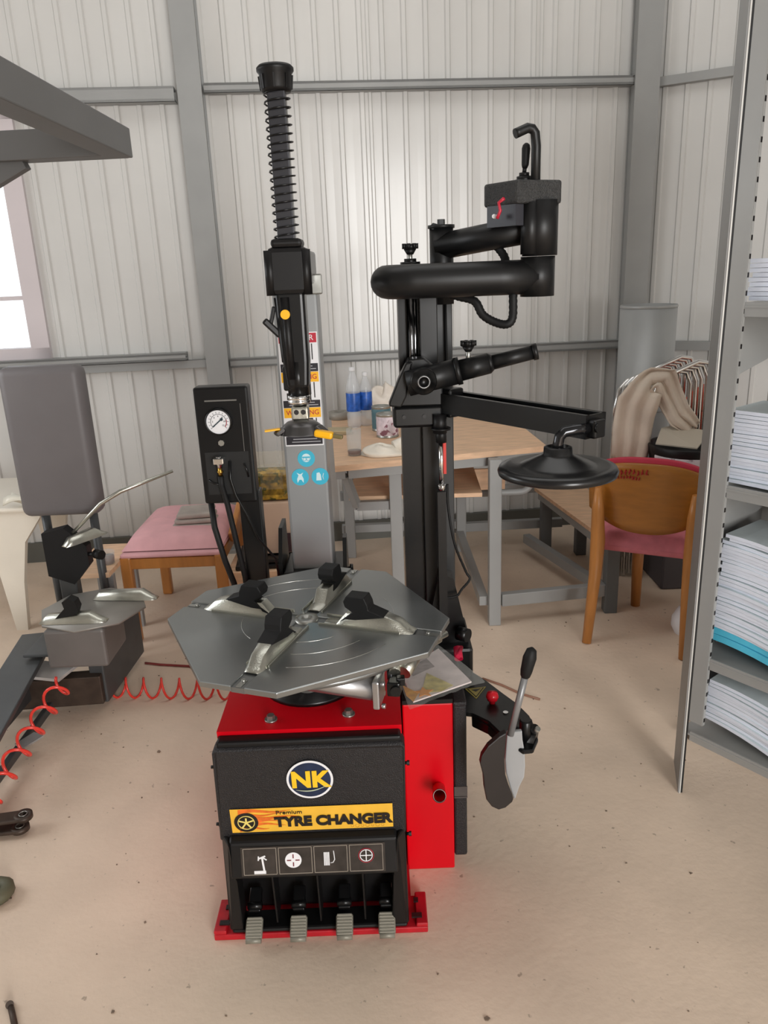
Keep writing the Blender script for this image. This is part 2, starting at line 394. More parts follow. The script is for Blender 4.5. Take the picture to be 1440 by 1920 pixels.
b.make('wheel_spokes', M('emblem_gold', (235, 215, 120), .4), ban)
text('TYRE CHANGER', 'lettering', inkm, ban, Vector((-.1495, fy(.367)-.0026, .366)), .038, .99, (PI/2+.078, 0, 0), bold=.0019, depth=.001)
text('Premium', 'small_lettering', inkm, ban, Vector((-.252, fy(.394)-.0026, .3945)), .015, 1.15, (PI/2+.078, 0, 0))
b = B()
for k in range(7):
    x = -.105+k*.012; b.ring(Vector((x, fy(.345)-.0012, .346)), (0, -1, 0), .0035+.001*(k % 2), .0003, 12, 4)
b.make('tread_pattern', M('emblem_brown', (190, 130, 40), .5), ban)
# pedal icons on the hump (face sloping from z .322 down to .232)
def hy(z): return 1.503 - (.322-z)*(.016/.09) - .0012
labm = M('icon_panel_film', (54, 49, 46), .22, 0, .3, 30)
def hstick(x0, x1, z0, z1, mat, name, parent, lift=0):
    b = B(); b.prism([Vector((x0, hy(z0)-lift, z0)), Vector((x1, hy(z0)-lift, z0)), Vector((x1, hy(z1)-lift, z1)), Vector((x0, hy(z1)-lift, z1))], (0, -.0005, 0)); return b.make(name, mat, parent)
ip = hstick(-.372, -.03, .2405, .3125, labm, 'icon_sticker', TC)
hax = Vector((0, -1, .17)).normalized()
for k in range(4):
    x0 = -.366+k*.084; x1 = x0+.078; z0, z1 = .244, .309
    b = B()
    for (xa, za, xb, zb) in ((x0, z0, x1, z0), (x0, z1, x1, z1), (x0, z0, x0, z1), (x1, z0, x1, z1)):
        b.bar(Vector((xa, hy(za)-.0008, za)), Vector((xb, hy(zb)-.0008, zb)), .0013, .0012, upv=hax)
    b.make('icon_frame', M('icon_line_grey', (150, 140, 128), .5), ip)
def ipt(x, z, l=.0012): return Vector((x, hy(z)-l, z))
b = B()   # machine pictogram
for p, q, w_ in (((-.342, .25), (-.314, .25), .008), ((-.318, .254), (-.322, .288), .0045), ((-.33, .284), (-.314, .29), .004), ((-.322, .288), (-.311, .28), .003), ((-.33, .29), (-.331, .279), .003)):
    b.bar(ipt(*p), ipt(*q), w_, .0008, upv=hax)
b.make('pictogram', white, ip)
cx, cz = -.248, .277
pg = disc(ipt(cx, cz, .0006), .0195, white, 'pictogram', ip, .0005, 28, hax)
b = B()
for k in range(4):
    a = k*PI/2; b.bar(ipt(cx+.005*math.cos(a), cz+.005*math.sin(a)), ipt(cx+.015*math.cos(a), cz+.015*math.sin(a)), .0028, .0006, upv=hax)
b.make('pictogram', M('icon_dark_red', (110, 25, 40), .5), ip)
b = B()
for i in range(4): b.bar(ipt(-.174+i*.0035, .261), ipt(-.174+i*.0035, .294), .0026, .0008, upv=hax)
b.tube([ipt(-.152, .297), ipt(-.151, .288), ipt(-.150, .275), ipt(-.154, .268), ipt(-.160, .267)], .0012, 6)
b.make('pictogram', white, ip)
cx, cz = -.075, .282
b = B(); b.ring(ipt(cx, cz), hax, .0145, .0012, 24, 6); b.bar(ipt(cx-.013, cz), ipt(cx+.013, cz), .0022, .0008, upv=hax); b.bar(ipt(cx, cz-.013), ipt(cx, cz+.013), .0022, .0008, upv=hax)
b.make('pictogram', white, ip)
b = B(); b.ring(ipt(cx, cz), hax, .018, .0007, 24, 6); b.make('pictogram', stred, ip)
# cabinet top bolts
for x, y in ((-.286, 1.586), (-.103, 1.596)):
    b = B(); b.cyl((x, y, .6), (x, y, .604), .015); b.cyl((x, y, .604), (x, y, .614), .0095, n=6, smooth=False); b.make('bolt', steel, cab)
# side red bracket box with pipe stub and black tank
b = B(); b.ab(.027, .158, 1.75, 2.2, .0, .525, .004); sb = b.make('side_box', redm, TC)
b = B(); b.prism([(.027, 1.75, .525), (.158, 1.75, .525), (.158, 1.85, .555), (.027, 1.85, .555)], (0, 0, .012)); b.make('side_box_cap', blackm, sb)
b = B(); p, q = Vector((.07, 1.76, .30)), U(824, 1492, 1.67)
b.cyl((.118, 1.76, .262), q, .017, caps=False); b.cyl((.118, 1.76, .262), q+(q-Vector((.118, 1.76, .262)))*-.02, .0145, caps=False)
b.make('pipe_stub', redm, sb)
b = B(); b.lathe(q, [(.0175, 0), (.0178, .003), (.0145, .003), (.0145, 0), (.0175, 0)], 24, axis=(q-Vector((.118, 1.76, .262)))); b.make('pipe_rim', M('worn_rim', (120, 100, 98), .35, .9), sb)
b = B(); b.ab(.1585, .194, 1.752, 2.2, .04, .515, .006); b.ab(.158, .1945, 1.748, 2.0, .513, .528, .005); tk = b.make('side_tank', blackr, TC)
b = B(); b.ab(.159, .1945, 1.7495, 1.752, .232, .236); b.ab(.159, .1945, 1.7495, 1.752, .238, .268); b.make('tank_band', M('tank_band_grey', (78, 74, 72), .3), tk)
# turntable
TCN = Vector((-.205, 1.755, .78)); th = math.radians(-110)
b = B(); 
b.lathe((-.205, 1.755, .6), [(.0, 0), (.12, 0), (.12, .01), (.055, .03), (.05, .1), (.06, .14), (.11, .166), (0, .166)], 32); hubm = b.make('turntable_hub', blackm, TC)
b = B(); b.lathe((-.205, 1.70, .60), [(.05, 0), (.05, .006), (.033, .008), (.033, .03), (.0, .03)], 28); b.make('hub_ring', steel, hubm)
tt = thing('turntable', '', '', TCN); del tt['label'], tt['category']
tt.parent = TC; tt.location = TCN - Vector(TC.location)
R_, W_, CW = .345, .016, .092
def uu(i): a = th+i*PI/2; return Vector((math.cos(a), math.sin(a), 0))
b = B()
for i in range(4):
    u, v = uu(i), uu(i+1)
    pts = [u*x+v*y+TCN+Vector((0, 0, -.014)) for x, y in ((W_+.008, W_), (R_, W_), (R_, CW), (CW, R_), (W_, R_), (W_, W_+.008))]
    b.prism(pts, (0, 0, .014))
o = b.make('turntable_plate', brush, tt)
# shift mesh so that its own origin is the centre (for the radial brushing)
o.data.transform(Matrix.Translation(-TCN)); o.location = (0, 0, 0)
md = o.modifiers.new('bevel', 'BEVEL'); md.width = .002; md.segments = 2; md.limit_method = 'ANGLE'
b = B(); b.lathe(TCN+Vector((0, 0, -.03)), [(0, 0), (.3, 0), (.3, .012), (0, .012)], 36)
for i in range(4):
    u = uu(i); b.bar(TCN+u*.02+Vector((0, 0, -.010)), TCN+u*.342+Vector((0, 0, -.010)), .034, .012)
b.make('under_plate', M('dull_steel', (140, 142, 142), .4, .8, .1, 10), tt)
b = B()
for rr_, i0, span in ((.13, 0, .7), (.19, 0, .9), (.25, 0, 1.0), (.19, 2, .9), (.25, 2, .8), (.22, 1, .6), (.16, 3, .8)):
    a0 = th + i0*PI/2 + .25
    for t_ in (0,):
        pts = [TCN+Vector((rr_*math.cos(a0+span*k/16), rr_*math.sin(a0+span*k/16), .0002)) for k in range(17)]
        b.tube(pts, .0006, 4)
b.make('scribed_line', M('scribe_bright', (225, 225, 220), .25, 1), tt)
b = B(); b.lathe(TCN+Vector((0, 0, -.012)), [(.03, 0), (.03, .013), (.012, .015), (.009, .010), (0, .010)], 24); b.make('centre_cap', steel, tt)
for i in range(4):
    u, v = uu(i), uu(i+1)
    def P(r, s, z): return TCN+u*r+v*s+Vector((0, 0, z))
    b = B()
    r0, r1 = (.055, .285) if i != 2 else (.045, .27)
    # tapered ridge built as cross sections along the slot
    secs = [(r0, .016, .003), (r0+.035, .024, .006), (r0+.06, .026, .036), (r1-.07, .027, .036), (r1-.035, .025, .026), (r1-.015, .022, .008), (r1, .016, .003)]
    rows = []
    for r, wd, h in secs:
        rows.append([b.bm.verts.new(P(r, s, z)) for s, z in ((-wd, .0), (-wd*.92, h*.35), (-wd*.6, h), (wd*.6, h), (wd*.92, h*.35), (wd, .0))])
    for a_, c_ in zip(rows, rows[1:]):
        for k in range(5): f = b.bm.faces.new((a_[k], a_[k+1], c_[k+1], c_[k])); f.smooth = True
    b.bm.faces.new(rows[0]); b.bm.faces.new(rows[-1][::-1])
    b.bar(P(r0-.01, -.027, .003), P(r1-.03, -.027, .003), .004, .008); b.bar(P(r0-.01, .027, .003), P(r1-.03, .027, .003), .004, .008)
    cl = b.make('clamp', alum, tt)
    cl.modifiers.new('bevel', 'BEVEL').width = .003
    b = B()
    rj = r0+(.09 if i != 2 else .115)
    b.prism([P(rj-.05, -.021, .010), P(rj+.07, -.021, .036), P(rj+.03, -.021, .050), P(rj+.028, -.021, .062), P(rj+.02, -.021, .080), P(rj-.026, -.021, .080), P(rj-.034, -.021, .066), P(rj-.03, -.021, .052), P(rj-.012, -.021, .040)], v*.042)
    j = b.make('jaw_cover', rubber, cl)
    md = j.modifiers.new('bevel', 'BEVEL'); md.width = .0015; md.segments = 1
    b = B(); b.box(P(R_-.02, 0, -.006), (.03, .012, .008), rz=th+i*PI/2); b.cyl(P(R_-.028, 0, -.004), P(R_-.028, 0, .003), .005, n=6); b.make('slot_stop', steel, tt)
# clamping cylinders under the plate
b = B(); b.cyl((-.27, 1.60, .715), (-.035, 1.548, .695), .028); b.box((-.028, 1.547, .695), (.016, .07, .07), rz=-.2, bev=.004)
b.box((-.26, 1.597, .714), (.016, .07, .07), rz=-.2, bev=.004)
for s_y, s_z in ((.028, .028), (-.028, .028), (.028, -.028), (-.028, -.028)):
    b.cyl((-.014, 1.545+s_y, .695+s_z), (-.022, 1.547+s_y, .695+s_z), .006, n=8)
cy = b.make('air_cylinder', M('anodised_aluminium', (182, 182, 184), .32, .9), tt)
b = B(); b.box((.008, 1.545, .70), (.03, .035, .035), rz=-.2, bev=.004); b.cyl((.01, 1.53, .70), (.01, 1.52, .70), .012); b.cyl((.0, 1.56, .71), (.0, 1.59, .74), .008); b.box((.022, 1.55, .712), (.02, .02, .02), bev=.003); b.make('valve_fitting', blackm, cy)
b = B(); b.cyl((.01, 1.56, .725), (.01, 1.66, .745), .013); b.cyl((.01, 1.60, .73), (.12, 1.70, .74), .014); b.box((.03, 1.62, .735), (.05, .03, .03), rz=.7, bev=.004); b.cyl((.03, 1.58, .715), (.055, 1.62, .73), .018); b.cyl((.09, 1.66, .745), (.14, 1.70, .75), .008)
b.cyl((-.06, 1.545, .735), (.06, 1.62, .752), .009)
b.make('link_rod', alum, tt)
# tower (tilting column)
b = B(); b.ab(-.292, -.165, 2.25, 2.38, .62, 1.60, .008); tw = b.make('tower', silverp, TC)
b = B(); b.ab(-.20, -.148, 2.235, 2.26, 1.545, 1.6, .004); b.make('tower_head_plate', steel, tw)
b = B(); b.ab(-.32, -.13, 2.22, 2.40, .58, .72, .006); b.cyl((-.345, 2.27, .70), (-.105, 2.27, .70), .012); b.cyl((-.115, 2.27, .70), (-.105, 2.27, .70), .02, n=10)
b.prism([(-.335, 2.2, .6), (-.335, 2.42, .6), (-.335, 2.4, .84), (-.335, 2.3, .84), (-.335, 2.24, .74)], (.012, 0, 0)); b.prism([(-.135, 2.2, .6), (-.135, 2.42, .6), (-.135, 2.34, .80), (-.135, 2.3, .80), (-.135, 2.24, .70)], (.012, 0, 0))
b.make('hinge_bracket', blackm, TC)
TY = 2.2495
def ts(x0, x1, z0, z1, mat, name, lift=0, par=None):
    b = B(); b.ab(x0, x1, TY-lift-.0006, TY-lift, z0, z1); return b.make(name, mat, par or tw)
ls = ts(-.285, -.171, 1.112, 1.443, white, 'warning_label')
for z0, z1, m_, txt, tm, sz in ((1.413, 1.44, stred, 'DANGER', white, .022), (1.301, 1.330, yel, 'WARNING', stred, .02), (1.197, 1.226, yel, 'WARNING', stred, .02)):
    q_ = ts(-.282, -.174, z0, z1, m_, 'label_band', .0007, ls); text(txt, 'lettering', tm, ls, (-.227, TY-.002, (z0+z1)/2), sz, 1.0)
for z0, z1 in ((1.331, 1.354), (1.227, 1.248), (1.116, 1.141)):
    ts(-.282, -.174, z0, z1, M('label_black', (26, 24, 34), .4), 'label_text_block', .0007, ls)
    b = B()
    for k in range(2):
        zz = z0+(z1-z0)*(.33+.34*k); b.ab(-.265+k*.004, -.18-.01*k, TY-.0018, TY-.0013, zz-.0012, zz+.0012)
    b.make('text_line', M('label_grey_text', (170, 170, 175), .5), ls)
for zc in (1.385, 1.275, 1.17):
    b = B(); b.bar((-.215, TY-.0012, zc-.02), (-.199, TY-.0012, zc-.02), .0006, .026); b.ab(-.212, -.198, TY-.0015, TY-.0008, zc-.01, zc+.025); b.ab(-.19, -.187, TY-.0015, TY-.0008, zc-.02, zc+.025); b.ab(-.27, -.23, TY-.0015, TY-.0008, zc-.025, zc-.005); b.make('pictogram', inkm, ls)
for k, (x, z) in enumerate(((-.225, 1.078-.02), (-.2425, 1.012), (-.1925, 1.012))):
    x, z = ((-.2265, 1.073), (-.2485, 1.016), (-.1885, 1.016))[k]
    ci = disc((x, TY-.0002, z), .026, cyan, 'safety_sticker', tw, .0008, 32, (0, -1, 0))
    b = B()
    if k == 0:
        b.cyl((x, TY-.0014, z+.002), (x, TY-.001, z+.002), .013, n=20); b.make('pictogram', palecy, ci)
        b = B(); b.ab(x-.012, x+.012, TY-.0022, TY-.0016, z+.002, z+.006); b.ring((x-.005, TY-.0018, z-.002), (0, -1, 0), .005, .0007, 12, 4); b.ring((x+.006, TY-.0018, z-.002), (0, -1, 0), .005, .0007, 12, 4); b.make('goggles', cyan, ci)
    elif k == 1:
        b.prism([(x-.009, TY-.001, z-.018), (x-.003, TY-.001, z-.008), (x+.003, TY-.001, z-.008), (x+.009, TY-.001, z-.018), (x+.010, TY-.001, z-.006), (x+.005, TY-.001, z+.006), (x+.01, TY-.001, z+.014), (x, TY-.001, z+.009), (x-.01, TY-.001, z+.014), (x-.005, TY-.001, z+.006), (x-.01, TY-.001, z-.006)], (0, -.0006, 0)); b.make('pictogram', palecy, ci)
    else:
        b.prism([(x-.012, TY-.001, z-.012), (x+.004, TY-.001, z-.012), (x+.002, TY-.001, z+.006), (x-.002, TY-.001, z+.013), (x-.01, TY-.001, z+.011)], (0, -.0006, 0)); b.tube([(x+.01, TY-.0014, z-.01), (x+.008, TY-.0014, z), (x+.011, TY-.0014, z+.01)], .0013, 6); b.make('pictogram', palecy, ci)
# horizontal arm, mounting head and sprung shaft
SX, SY = -.2, 1.9
b = B(); b.ab(SX-.035, SX+.035, 1.93, 2.30, 1.575, 1.66, .008); b.make('swing_arm', blackm, TC)
b = B(); b.ab(SX-.02, SX+.02, SY-.02, SY+.02, 1.62, 2.01, .003); sh = b.make('vertical_shaft', M('shaft_dark_steel', (66, 66, 70), .3, .6), TC)
b = B(); b.lathe((SX, SY, 1.985), [(0, 0), (.031, 0), (.035, .008), (.036, .036), (.041, .042), (.041, .048), (.036, .053), (0, .053)], 28)
for k in range(8):
    a = k*PI/4; b.bar((SX+.034*math.cos(a), SY+.034*math.sin(a), 1.99), (SX+.037*math.cos(a), SY+.037*math.sin(a), 2.018), .004, .004)
b.make('shaft_cap', blackd, sh)
b = B(); N = 18*14
b.tube([(SX+.0285*math.cos(2*PI*i/14), SY+.0285*math.sin(2*PI*i/14), 1.675+.315*i/N) for i in range(N+1)], .0021, 5); b.make('spring', blackm, sh)
b = B(); b.ab(SX-.046, SX+.046, 1.86, 1.96, 1.555, 1.662, .012); b.ab(SX-.036, SX+.036, 1.865, 1.945, 1.66, 1.68, .008); b.cyl((SX-.042, 1.87, 1.555), (SX-.042, 1.87, 1.655), .012); b.cyl((SX+.042, 1.87, 1.555), (SX+.042, 1.87, 1.655), .012)
hd = b.make('shaft_head', blackd, TC)
b = B(); b.prism([(SX-.036, 1.865, 1.565), (SX+.034, 1.865, 1.565), (SX+.034, 1.865, 1.40), (SX+.030, 1.865, 1.335), (SX-.022, 1.865, 1.335), (SX-.031, 1.865, 1.42)], (0, .07, 0))
hb = b.make('handle_body', blackm, TC); md = hb.modifiers.new('bevel', 'BEVEL'); md.width = .01; md.segments = 3
b = B(); b.cyl((SX-.012, 1.868, 1.55), (SX-.008, 1.862, 1.36), .011, .009); b.cyl((SX-.033, 1.875, 1.55), (SX-.025, 1.875, 1.40), .006); b.make('grip_rib', blackd, hb)
disc((SX-.012, 1.858, 1.512), .011, yel, 'push_button', hb, .008, 20, (0, -1, 0))
b = B(); b.bar((SX-.065, 1.87, 1.5), (SX-.03, 1.88, 1.462), .012, .016, .004); b.bar((SX-.052, 1.875, 1.485), (SX-.04, 1.88, 1.53), .008, .01, .003); b.make('lock_lever', blackd, hb)
b = B(); b.cyl((SX+.003, SY-.01, 1.318), (SX+.003, SY-.01, 1.40), .026); b.box((SX-.022, SY-.01, 1.36), (.02, .03, .06), bev=.005); b.cyl((SX+.003, SY, 1.235), (SX+.003, SY, 1.31), .018); b.make('lower_shaft', blackm, hb)
b = B(); b.lathe((SX+.003, SY-.014, 1.296), [(.0, 0), (.022, 0), (.0275, .004), (.0275, .010), (.025, .012), (.0275, .015), (.0275, .020), (.022, .023), (0, .023)], 28); b.make('shaft_ring', chrome, hb)
b = B(); b.box((SX+.004, SY-.014, 1.275), (.042, .042, .034), bev=.005); mt = b.make('mount_block', alum, TC)
for dx in (-.008, .009): disc((SX+.004+dx, SY-.0352, 1.279), .0062, inkm, 'bolt_hole', mt, .001, 14, (0, -1, 0))
b = B(); b.lathe((SX+.006, SY-.03, 1.229), [(.060, 0), (.056, .003), (.046, .018), (.036, .026), (.015, .030), (0, .031)], 28); b.lathe((SX+.006, SY-.03, 1.229), [(.054, 0), (.042, .014), (.03, .021), (0, .025)], 28)
b.bar((SX+.045, SY-.05, 1.245), (SX+.066, SY-.06, 1.228), .03, .014, .004); b.bar((SX-.035, SY-.05, 1.242), (SX-.056, SY-.06, 1.231), .025, .010, .003)
b.make('mount_head', M('mount_head_dark_metal', (92, 90, 90), .3, .8), TC)
b = B(); b.bar((SX-.045, SY-.05, 1.243), (SX-.082, SY-.055, 1.240), .016, .004, .001); b.make('yellow_insert', yel, TC)
b = B(); b.bar((SX+.040, SY-.068, 1.234), (SX+.085, SY-.076, 1.226), .024, .018, .006)
pc = b.make('yellow_insert', yel, TC)
b = B(); b.bar((SX+.083, SY-.075, 1.2265), (SX+.108, SY-.080, 1.222), .013, .010, .003); b.make('insert_tip', M('olive_tip', (112, 100, 62), .5), pc)
# inflation gauge box on its post
GY = 2.15
b = B(); b.ab(-.425, -.362, GY+.02, GY+.07, .55, 1.0, .004); b.make('gauge_post', blackm, TC)
b = B(); b.ab(-.52, -.368, GY, GY+.06, .972, 1.31, .006); gb = b.make('gauge_box', M('gauge_box_black', (15, 15, 16), .35, 0, .06, 30, spec=.3), TC)
b = B(); b.ab(-.49, -.4, GY-.001, GY+.001, 1.270, 1.274); b.ab(-.392, -.3905, GY-.001, GY+.001, 1.12, 1.262); b.make('panel_seam', M('seam_grey', (110, 108, 104), .4), gb)
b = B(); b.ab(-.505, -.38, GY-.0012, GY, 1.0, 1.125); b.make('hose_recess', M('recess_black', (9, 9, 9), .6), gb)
gc = Vector((-.454, GY, 1.214))
b = B(); b.lathe(gc, [(.0, 0), (.038, 0), (.038, .016), (.034, .018), (.034, .012)], 36, axis=(0, -1, 0)); ga = b.make('gauge_bezel', blackm, gb)
dl = disc(gc+Vector((0, -.011, 0)), .0343, white, 'gauge_dial', gb, .001, 36, (0, -1, 0))
b = B(); pts = [gc+Vector((.022*math.cos(a), -.0128, .022*math.sin(a))) for a in [math.radians(-40+t*260/24) for t in range(25)]]
b.tube(pts, .0007, 4)
for t in range(14):
    a = math.radians(-40+t*20); b.bar(gc+Vector((.024*math.cos(a), -.0125, .024*math.sin(a))), gc+Vector((.029*math.cos(a), -.0125, .029*math.sin(a))), .001, .0006, upv=(0, -1, 0))
b.make('dial_scale', inkm, dl)
for t in range(7):
    a = math.radians(220-t*43.3); text(str(t*2), 'dial_number', inkm, dl, gc+Vector((.0165*math.cos(a), -.0128, .0165*math.sin(a))), .0065)
b = B(); a = math.radians(-40); b.tube([gc+Vector((.023*math.cos(math.radians(-40+i*8)), -.0132, .023*math.sin(math.radians(-40+i*8)))) for i in range(8)], .0008, 4); b.make('dial_red_zone', stred, dl)
b = B(); b.bar(gc+Vector((-.017, -.0145, -.014)), gc+Vector((.012, -.0145, .010)), .003, .001, upv=(0, -1, 0)); b.cyl(gc+Vector((.009, -.012, .007)), gc+Vector((.009, -.016, .007)), .004); b.make('needle', M('needle_teal', (30, 50, 60), .4), dl)
b = B(); b.cyl(gc+Vector((0, 0, -.062)), gc+Vector((0, -.006, -.062)), .009, n=7); b.make('thumb_screw', steel, gb)
b = B(); z0 = 1.105
b.box((-.462, GY-.02, z0), (.03, .03, .018), bev=.003); b.cyl((-.462, GY-.02, z0-.02), (-.462, GY-.02, z0+.012), .009); fitg = b.make('valve', chrome, gb)
b = B(); b.cyl((-.462, GY-.02, z0-.045), (-.462, GY-.02, z0-.02), .006); b.cyl((-.462, GY-.02, z0-.036), (-.462, GY-.02, z0-.030), .009, n=6); b.make('valve_nut', brass, fitg)
b = B(); b.tube([(-.462, GY-.02, z0-.045), (-.463, GY-.015, 1.03), (-.453, GY-.01, .97), (-.44, GY-.0, .85), (-.425, GY, .74), (-.42, GY, .6)], .0085, 8); b.make('air_hose', rubber, gb)
b = B(); b.tube([(-.51, GY+.03, .98), (-.5, GY-.0, .9), (-.475, GY-.02, .8), (-.46, GY, .72), (-.455, GY, .6)], .009, 8); b.make('air_hose', rubber, gb)
b = B(); b.tube([(-.434, GY-.008, 1.10), (-.436, GY-.016, 1.05), (-.425, GY-.016, 1.0), (-.40, GY-.012, .94), (-.375, GY+.0, .86), (-.335, GY+.04, .78), (-.32, GY+.05, .62)], .004, 6); b.tube([(-.395, GY-.004, 1.09), (-.388, GY-.006, 1.07), (-.386, GY-.002, 1.05)], .003, 6); b.tube([(-.5, GY-.004, 1.045), (-.485, GY-.008, 1.035), (-.462, GY-.01, 1.03)], .003, 6); b.make('thin_cable', blackm, gb)
# helper arm post
b = B(); b.ab(.057, .160, 2.08, 2.16, .5, 1.535, .004); b.ab(.057, .068, 2.055, 2.09, .5, 1.535); b.ab(.112, .160, 2.06, 2.09, .5, 1.535, .003); hp = b.make('helper_post', blackm, TC)
b = B(); b.cyl((.090, 2.066, 1.25), (.090, 2.066, 1.56), .010); b.cyl((.100, 2.075, 1.25), (.100, 2.075, 1.56), .008); b.make('guide_rod', M('dark_chrome', (120, 120, 122), .15, 1), hp)
b = B(); b.ab(.163, .206, 2.14, 2.2, .5, 1.525, .003); b.make('rear_channel', M('black_satin_paint', (40, 41, 42), .4), hp)
b = B(); b.tube([(.186, 2.13, 1.52), (.188, 2.125, 1.3), (.188, 2.125, 1.24)], .004, 6); b.make('signal_cable', rubber, hp)
b = B(); b.ab(.13, .24, 1.98, 2.2, .45, .56, .01); b.prism([(.10, 2.02, .55), (.235, 2.02, .55), (.22, 2.02, .62), (.19, 2.02, .76), (.15, 2.02, .78)], (0, .06, 0)); b.cyl((.2, 2.0, .60), (.225, 1.98, .60), .02); b.make('post_bracket', blackm, TC)
b = B(); b.cyl((.19, 1.9, .57), (.19, 1.93, .59), .012); b.cyl((.185, 1.86, .6), (.2, 1.93, .59), .006); b.make('red_fitting', M('crimson_plastic', (190, 20, 60), .4), TC)
# U-bent lower arm tube, pivots, upper arm
zt = 1.573
pts = [(.40, 1.95, zt), (.30, 1.95, zt), (.2, 1.95, zt), (.10, 1.95, zt)]
pts += [(.10-.07*math.sin(a), 2.02-.07*math.cos(a), zt) for a in [PI*i/12 for i in range(1, 13)]] + [(.12, 2.09, zt)]
b = B(); b.tube(pts, .041, 20); la = b.make('lower_arm_tube', M('black_satin_tube', (19, 19, 20), .42, 0, .08, 30, spec=.4), TC)
satin = MATS['black_satin_tube']
b = B(); b.cyl((.396, 1.95, 1.527), (.396, 1.95, 1.6195), .041, n=28); b.make('lower_pivot', satin, la)
b = B(); b.cyl((.4, 1.95, 1.621), (.4, 1.95, 1.745), .042, n=28); b.cyl((.372, 1.93, 1.625), (.372, 1.93, 1.74), .022); up_p = b.make('upper_pivot', satin, TC)
b = B(); b.tube([(.175, 2.12, 1.655), (.28, 2.045, 1.67), (.385, 1.965, 1.684)], .033, 18); b.make('upper_arm_tube', satin, TC)
b = B(); b.cyl((.178, 2.12, 1.51), (.178, 2.12, 1.70), .031, n=24); b.cyl((.178, 2.12, 1.70), (.178, 2.12, 1.708), .035); b.cyl((.178, 2.12, 1.708), (.178, 2.12, 1.722), .01, n=6, smooth=False); b.cyl((.178, 2.12, 1.70), (.155, 2.10, 1.705), .008); b.make('rear_pivot', satin, TC)
def knob(p, parent, r=.021, stem=.035, name='star_knob', n=7):
    p = Vector(p); b = B(); b.cyl(p-Vector((0, 0, stem)), p, .006, n=12); k_ = b.make(name, steel, parent)
    b = B(); b.cyl(p, p+Vector((0, 0, .014)), r*.75, n=20)
    for i in range(n):
        a = 2*PI*i/n; c = p+Vector((r*.8*math.cos(a), r*.8*math.sin(a), .002)); b.cyl(c, c+Vector((0, 0, .013)), r*.24, n=8)
    b.cyl(p-Vector((0, 0, .012)), p, r*.4, r*.75, n=14)
    b.make('knob_head', blackd, k_); return k_
knob((.094, 2.09, 1.65), la, .021, .045)
b = B(); b.cyl((.094, 2.09, 1.605), (.094, 2.09, 1.62), .026); b.cyl((.094, 2.09, 1.615), (.094, 2.09, 1.628), .016); b.make('knob_boss', blackm, la)
# control box on top of the pivot
tex = M('black_crackle_plastic', (46, 46, 46), .5, 0, .25, 60, 1.0, 260)
b = B(); b.prism([(.335, 1.90, 1.737), (.446, 1.93, 1.735), (.43, 2.03, 1.735), (.275, 2.01, 1.737), (.272, 1.99, 1.737)], (0, 0, .052)); cb = b.make('control_box_cover', tex, TC)
md = cb.modifiers.new('bevel', 'BEVEL'); md.width = .006; md.segments = 2
b = B(); b.prism([(.335, 1.91, 1.69), (.36, 1.92, 1.69), (.36, 2.0, 1.69), (.28, 2.0, 1.69), (.278, 1.985, 1.69)], (0, 0, .05)); b.make('control_box_base', M('indigo_black_plastic', (26, 26, 36), .4), cb)
b = B(); b.tube([U(945, 372, 1.9), U(935, 380, 1.91), U(938, 395, 1.91), U(932, 410, 1.91)], .004, 6); b.make('red_wire', stred, cb)
disc(U(929, 406, 1.935), .005, white, 'white_plug', cb, .012, 12, (-.5, -1, 0))
b = B(); b.tube([(.383, 1.93, 1.74), (.383, 1.93, 1.86), (.380, 1.93, 1.888), (.373, 1.928, 1.896), (.362, 1.925, 1.898), (.34, 1.92, 1.889), (.332, 1.918, 1.886)], .011, 12); b.make('crook_handle', satin, cb)
b = B(); b.cyl((.362, 1.96, 1.785), (.362, 1.96, 1.8), .018, n=12); b.cyl((.362, 1.96, 1.8), (.362, 1.96, 1.808), .012); b.cyl((.362, 1.96, 1.808), (.363, 1.96, 1.82), .005)
sw = b.make('lever_switch', blackd, cb)
b = B(); b.tube([(.363, 1.96, 1.818), (.364, 1.96, 1.825), (.3655, 1.96, 1.86), (.366, 1.96, 1.868), (.366, 1.96, 1.872)], [.006, .0085, .010, .008, .003], 12); b.make('lever_grip', rubber, sw)
# corrugated cable loops
def corr(pts, r, name, parent, mat=rubber):
    P_ = [Vector(p) for p in pts]; out = []
    for i in range(len(P_)-1):
        p0, p1, p2, p3 = P_[max(i-1, 0)], P_[i], P_[i+1], P_[min(i+2, len(P_)-1)]
        for k in range(8):
            t = k/8; out.append(.5*((2*p1)+(p2-p0)*t+(2*p0-5*p1+4*p2-p3)*t*t+(3*p1-p0-3*p2+p3)*t**3))
    out.append(P_[-1]); b = B(); b.tube(out, [r*(1+.06*(-1)**i) for i in range(len(out))], 10); return b.make(name, mat, parent)
corr([U(800, 535, 2.05), U(835, 548, 2.02), U(860, 556, 2.0), U(890, 565, 1.98), U(905, 590, 1.97), U(928, 604, 1.96), U(950, 608, 1.95), U(961, 595, 1.95), U(962, 555, 1.95), U(962, 530, 1.97)], .0105, 'corrugated_hose', TC)
corr([U(930, 460, 2.03), U(945, 480, 2.02), U(950, 500, 2.0)], .0105, 'corrugated_hose', TC)
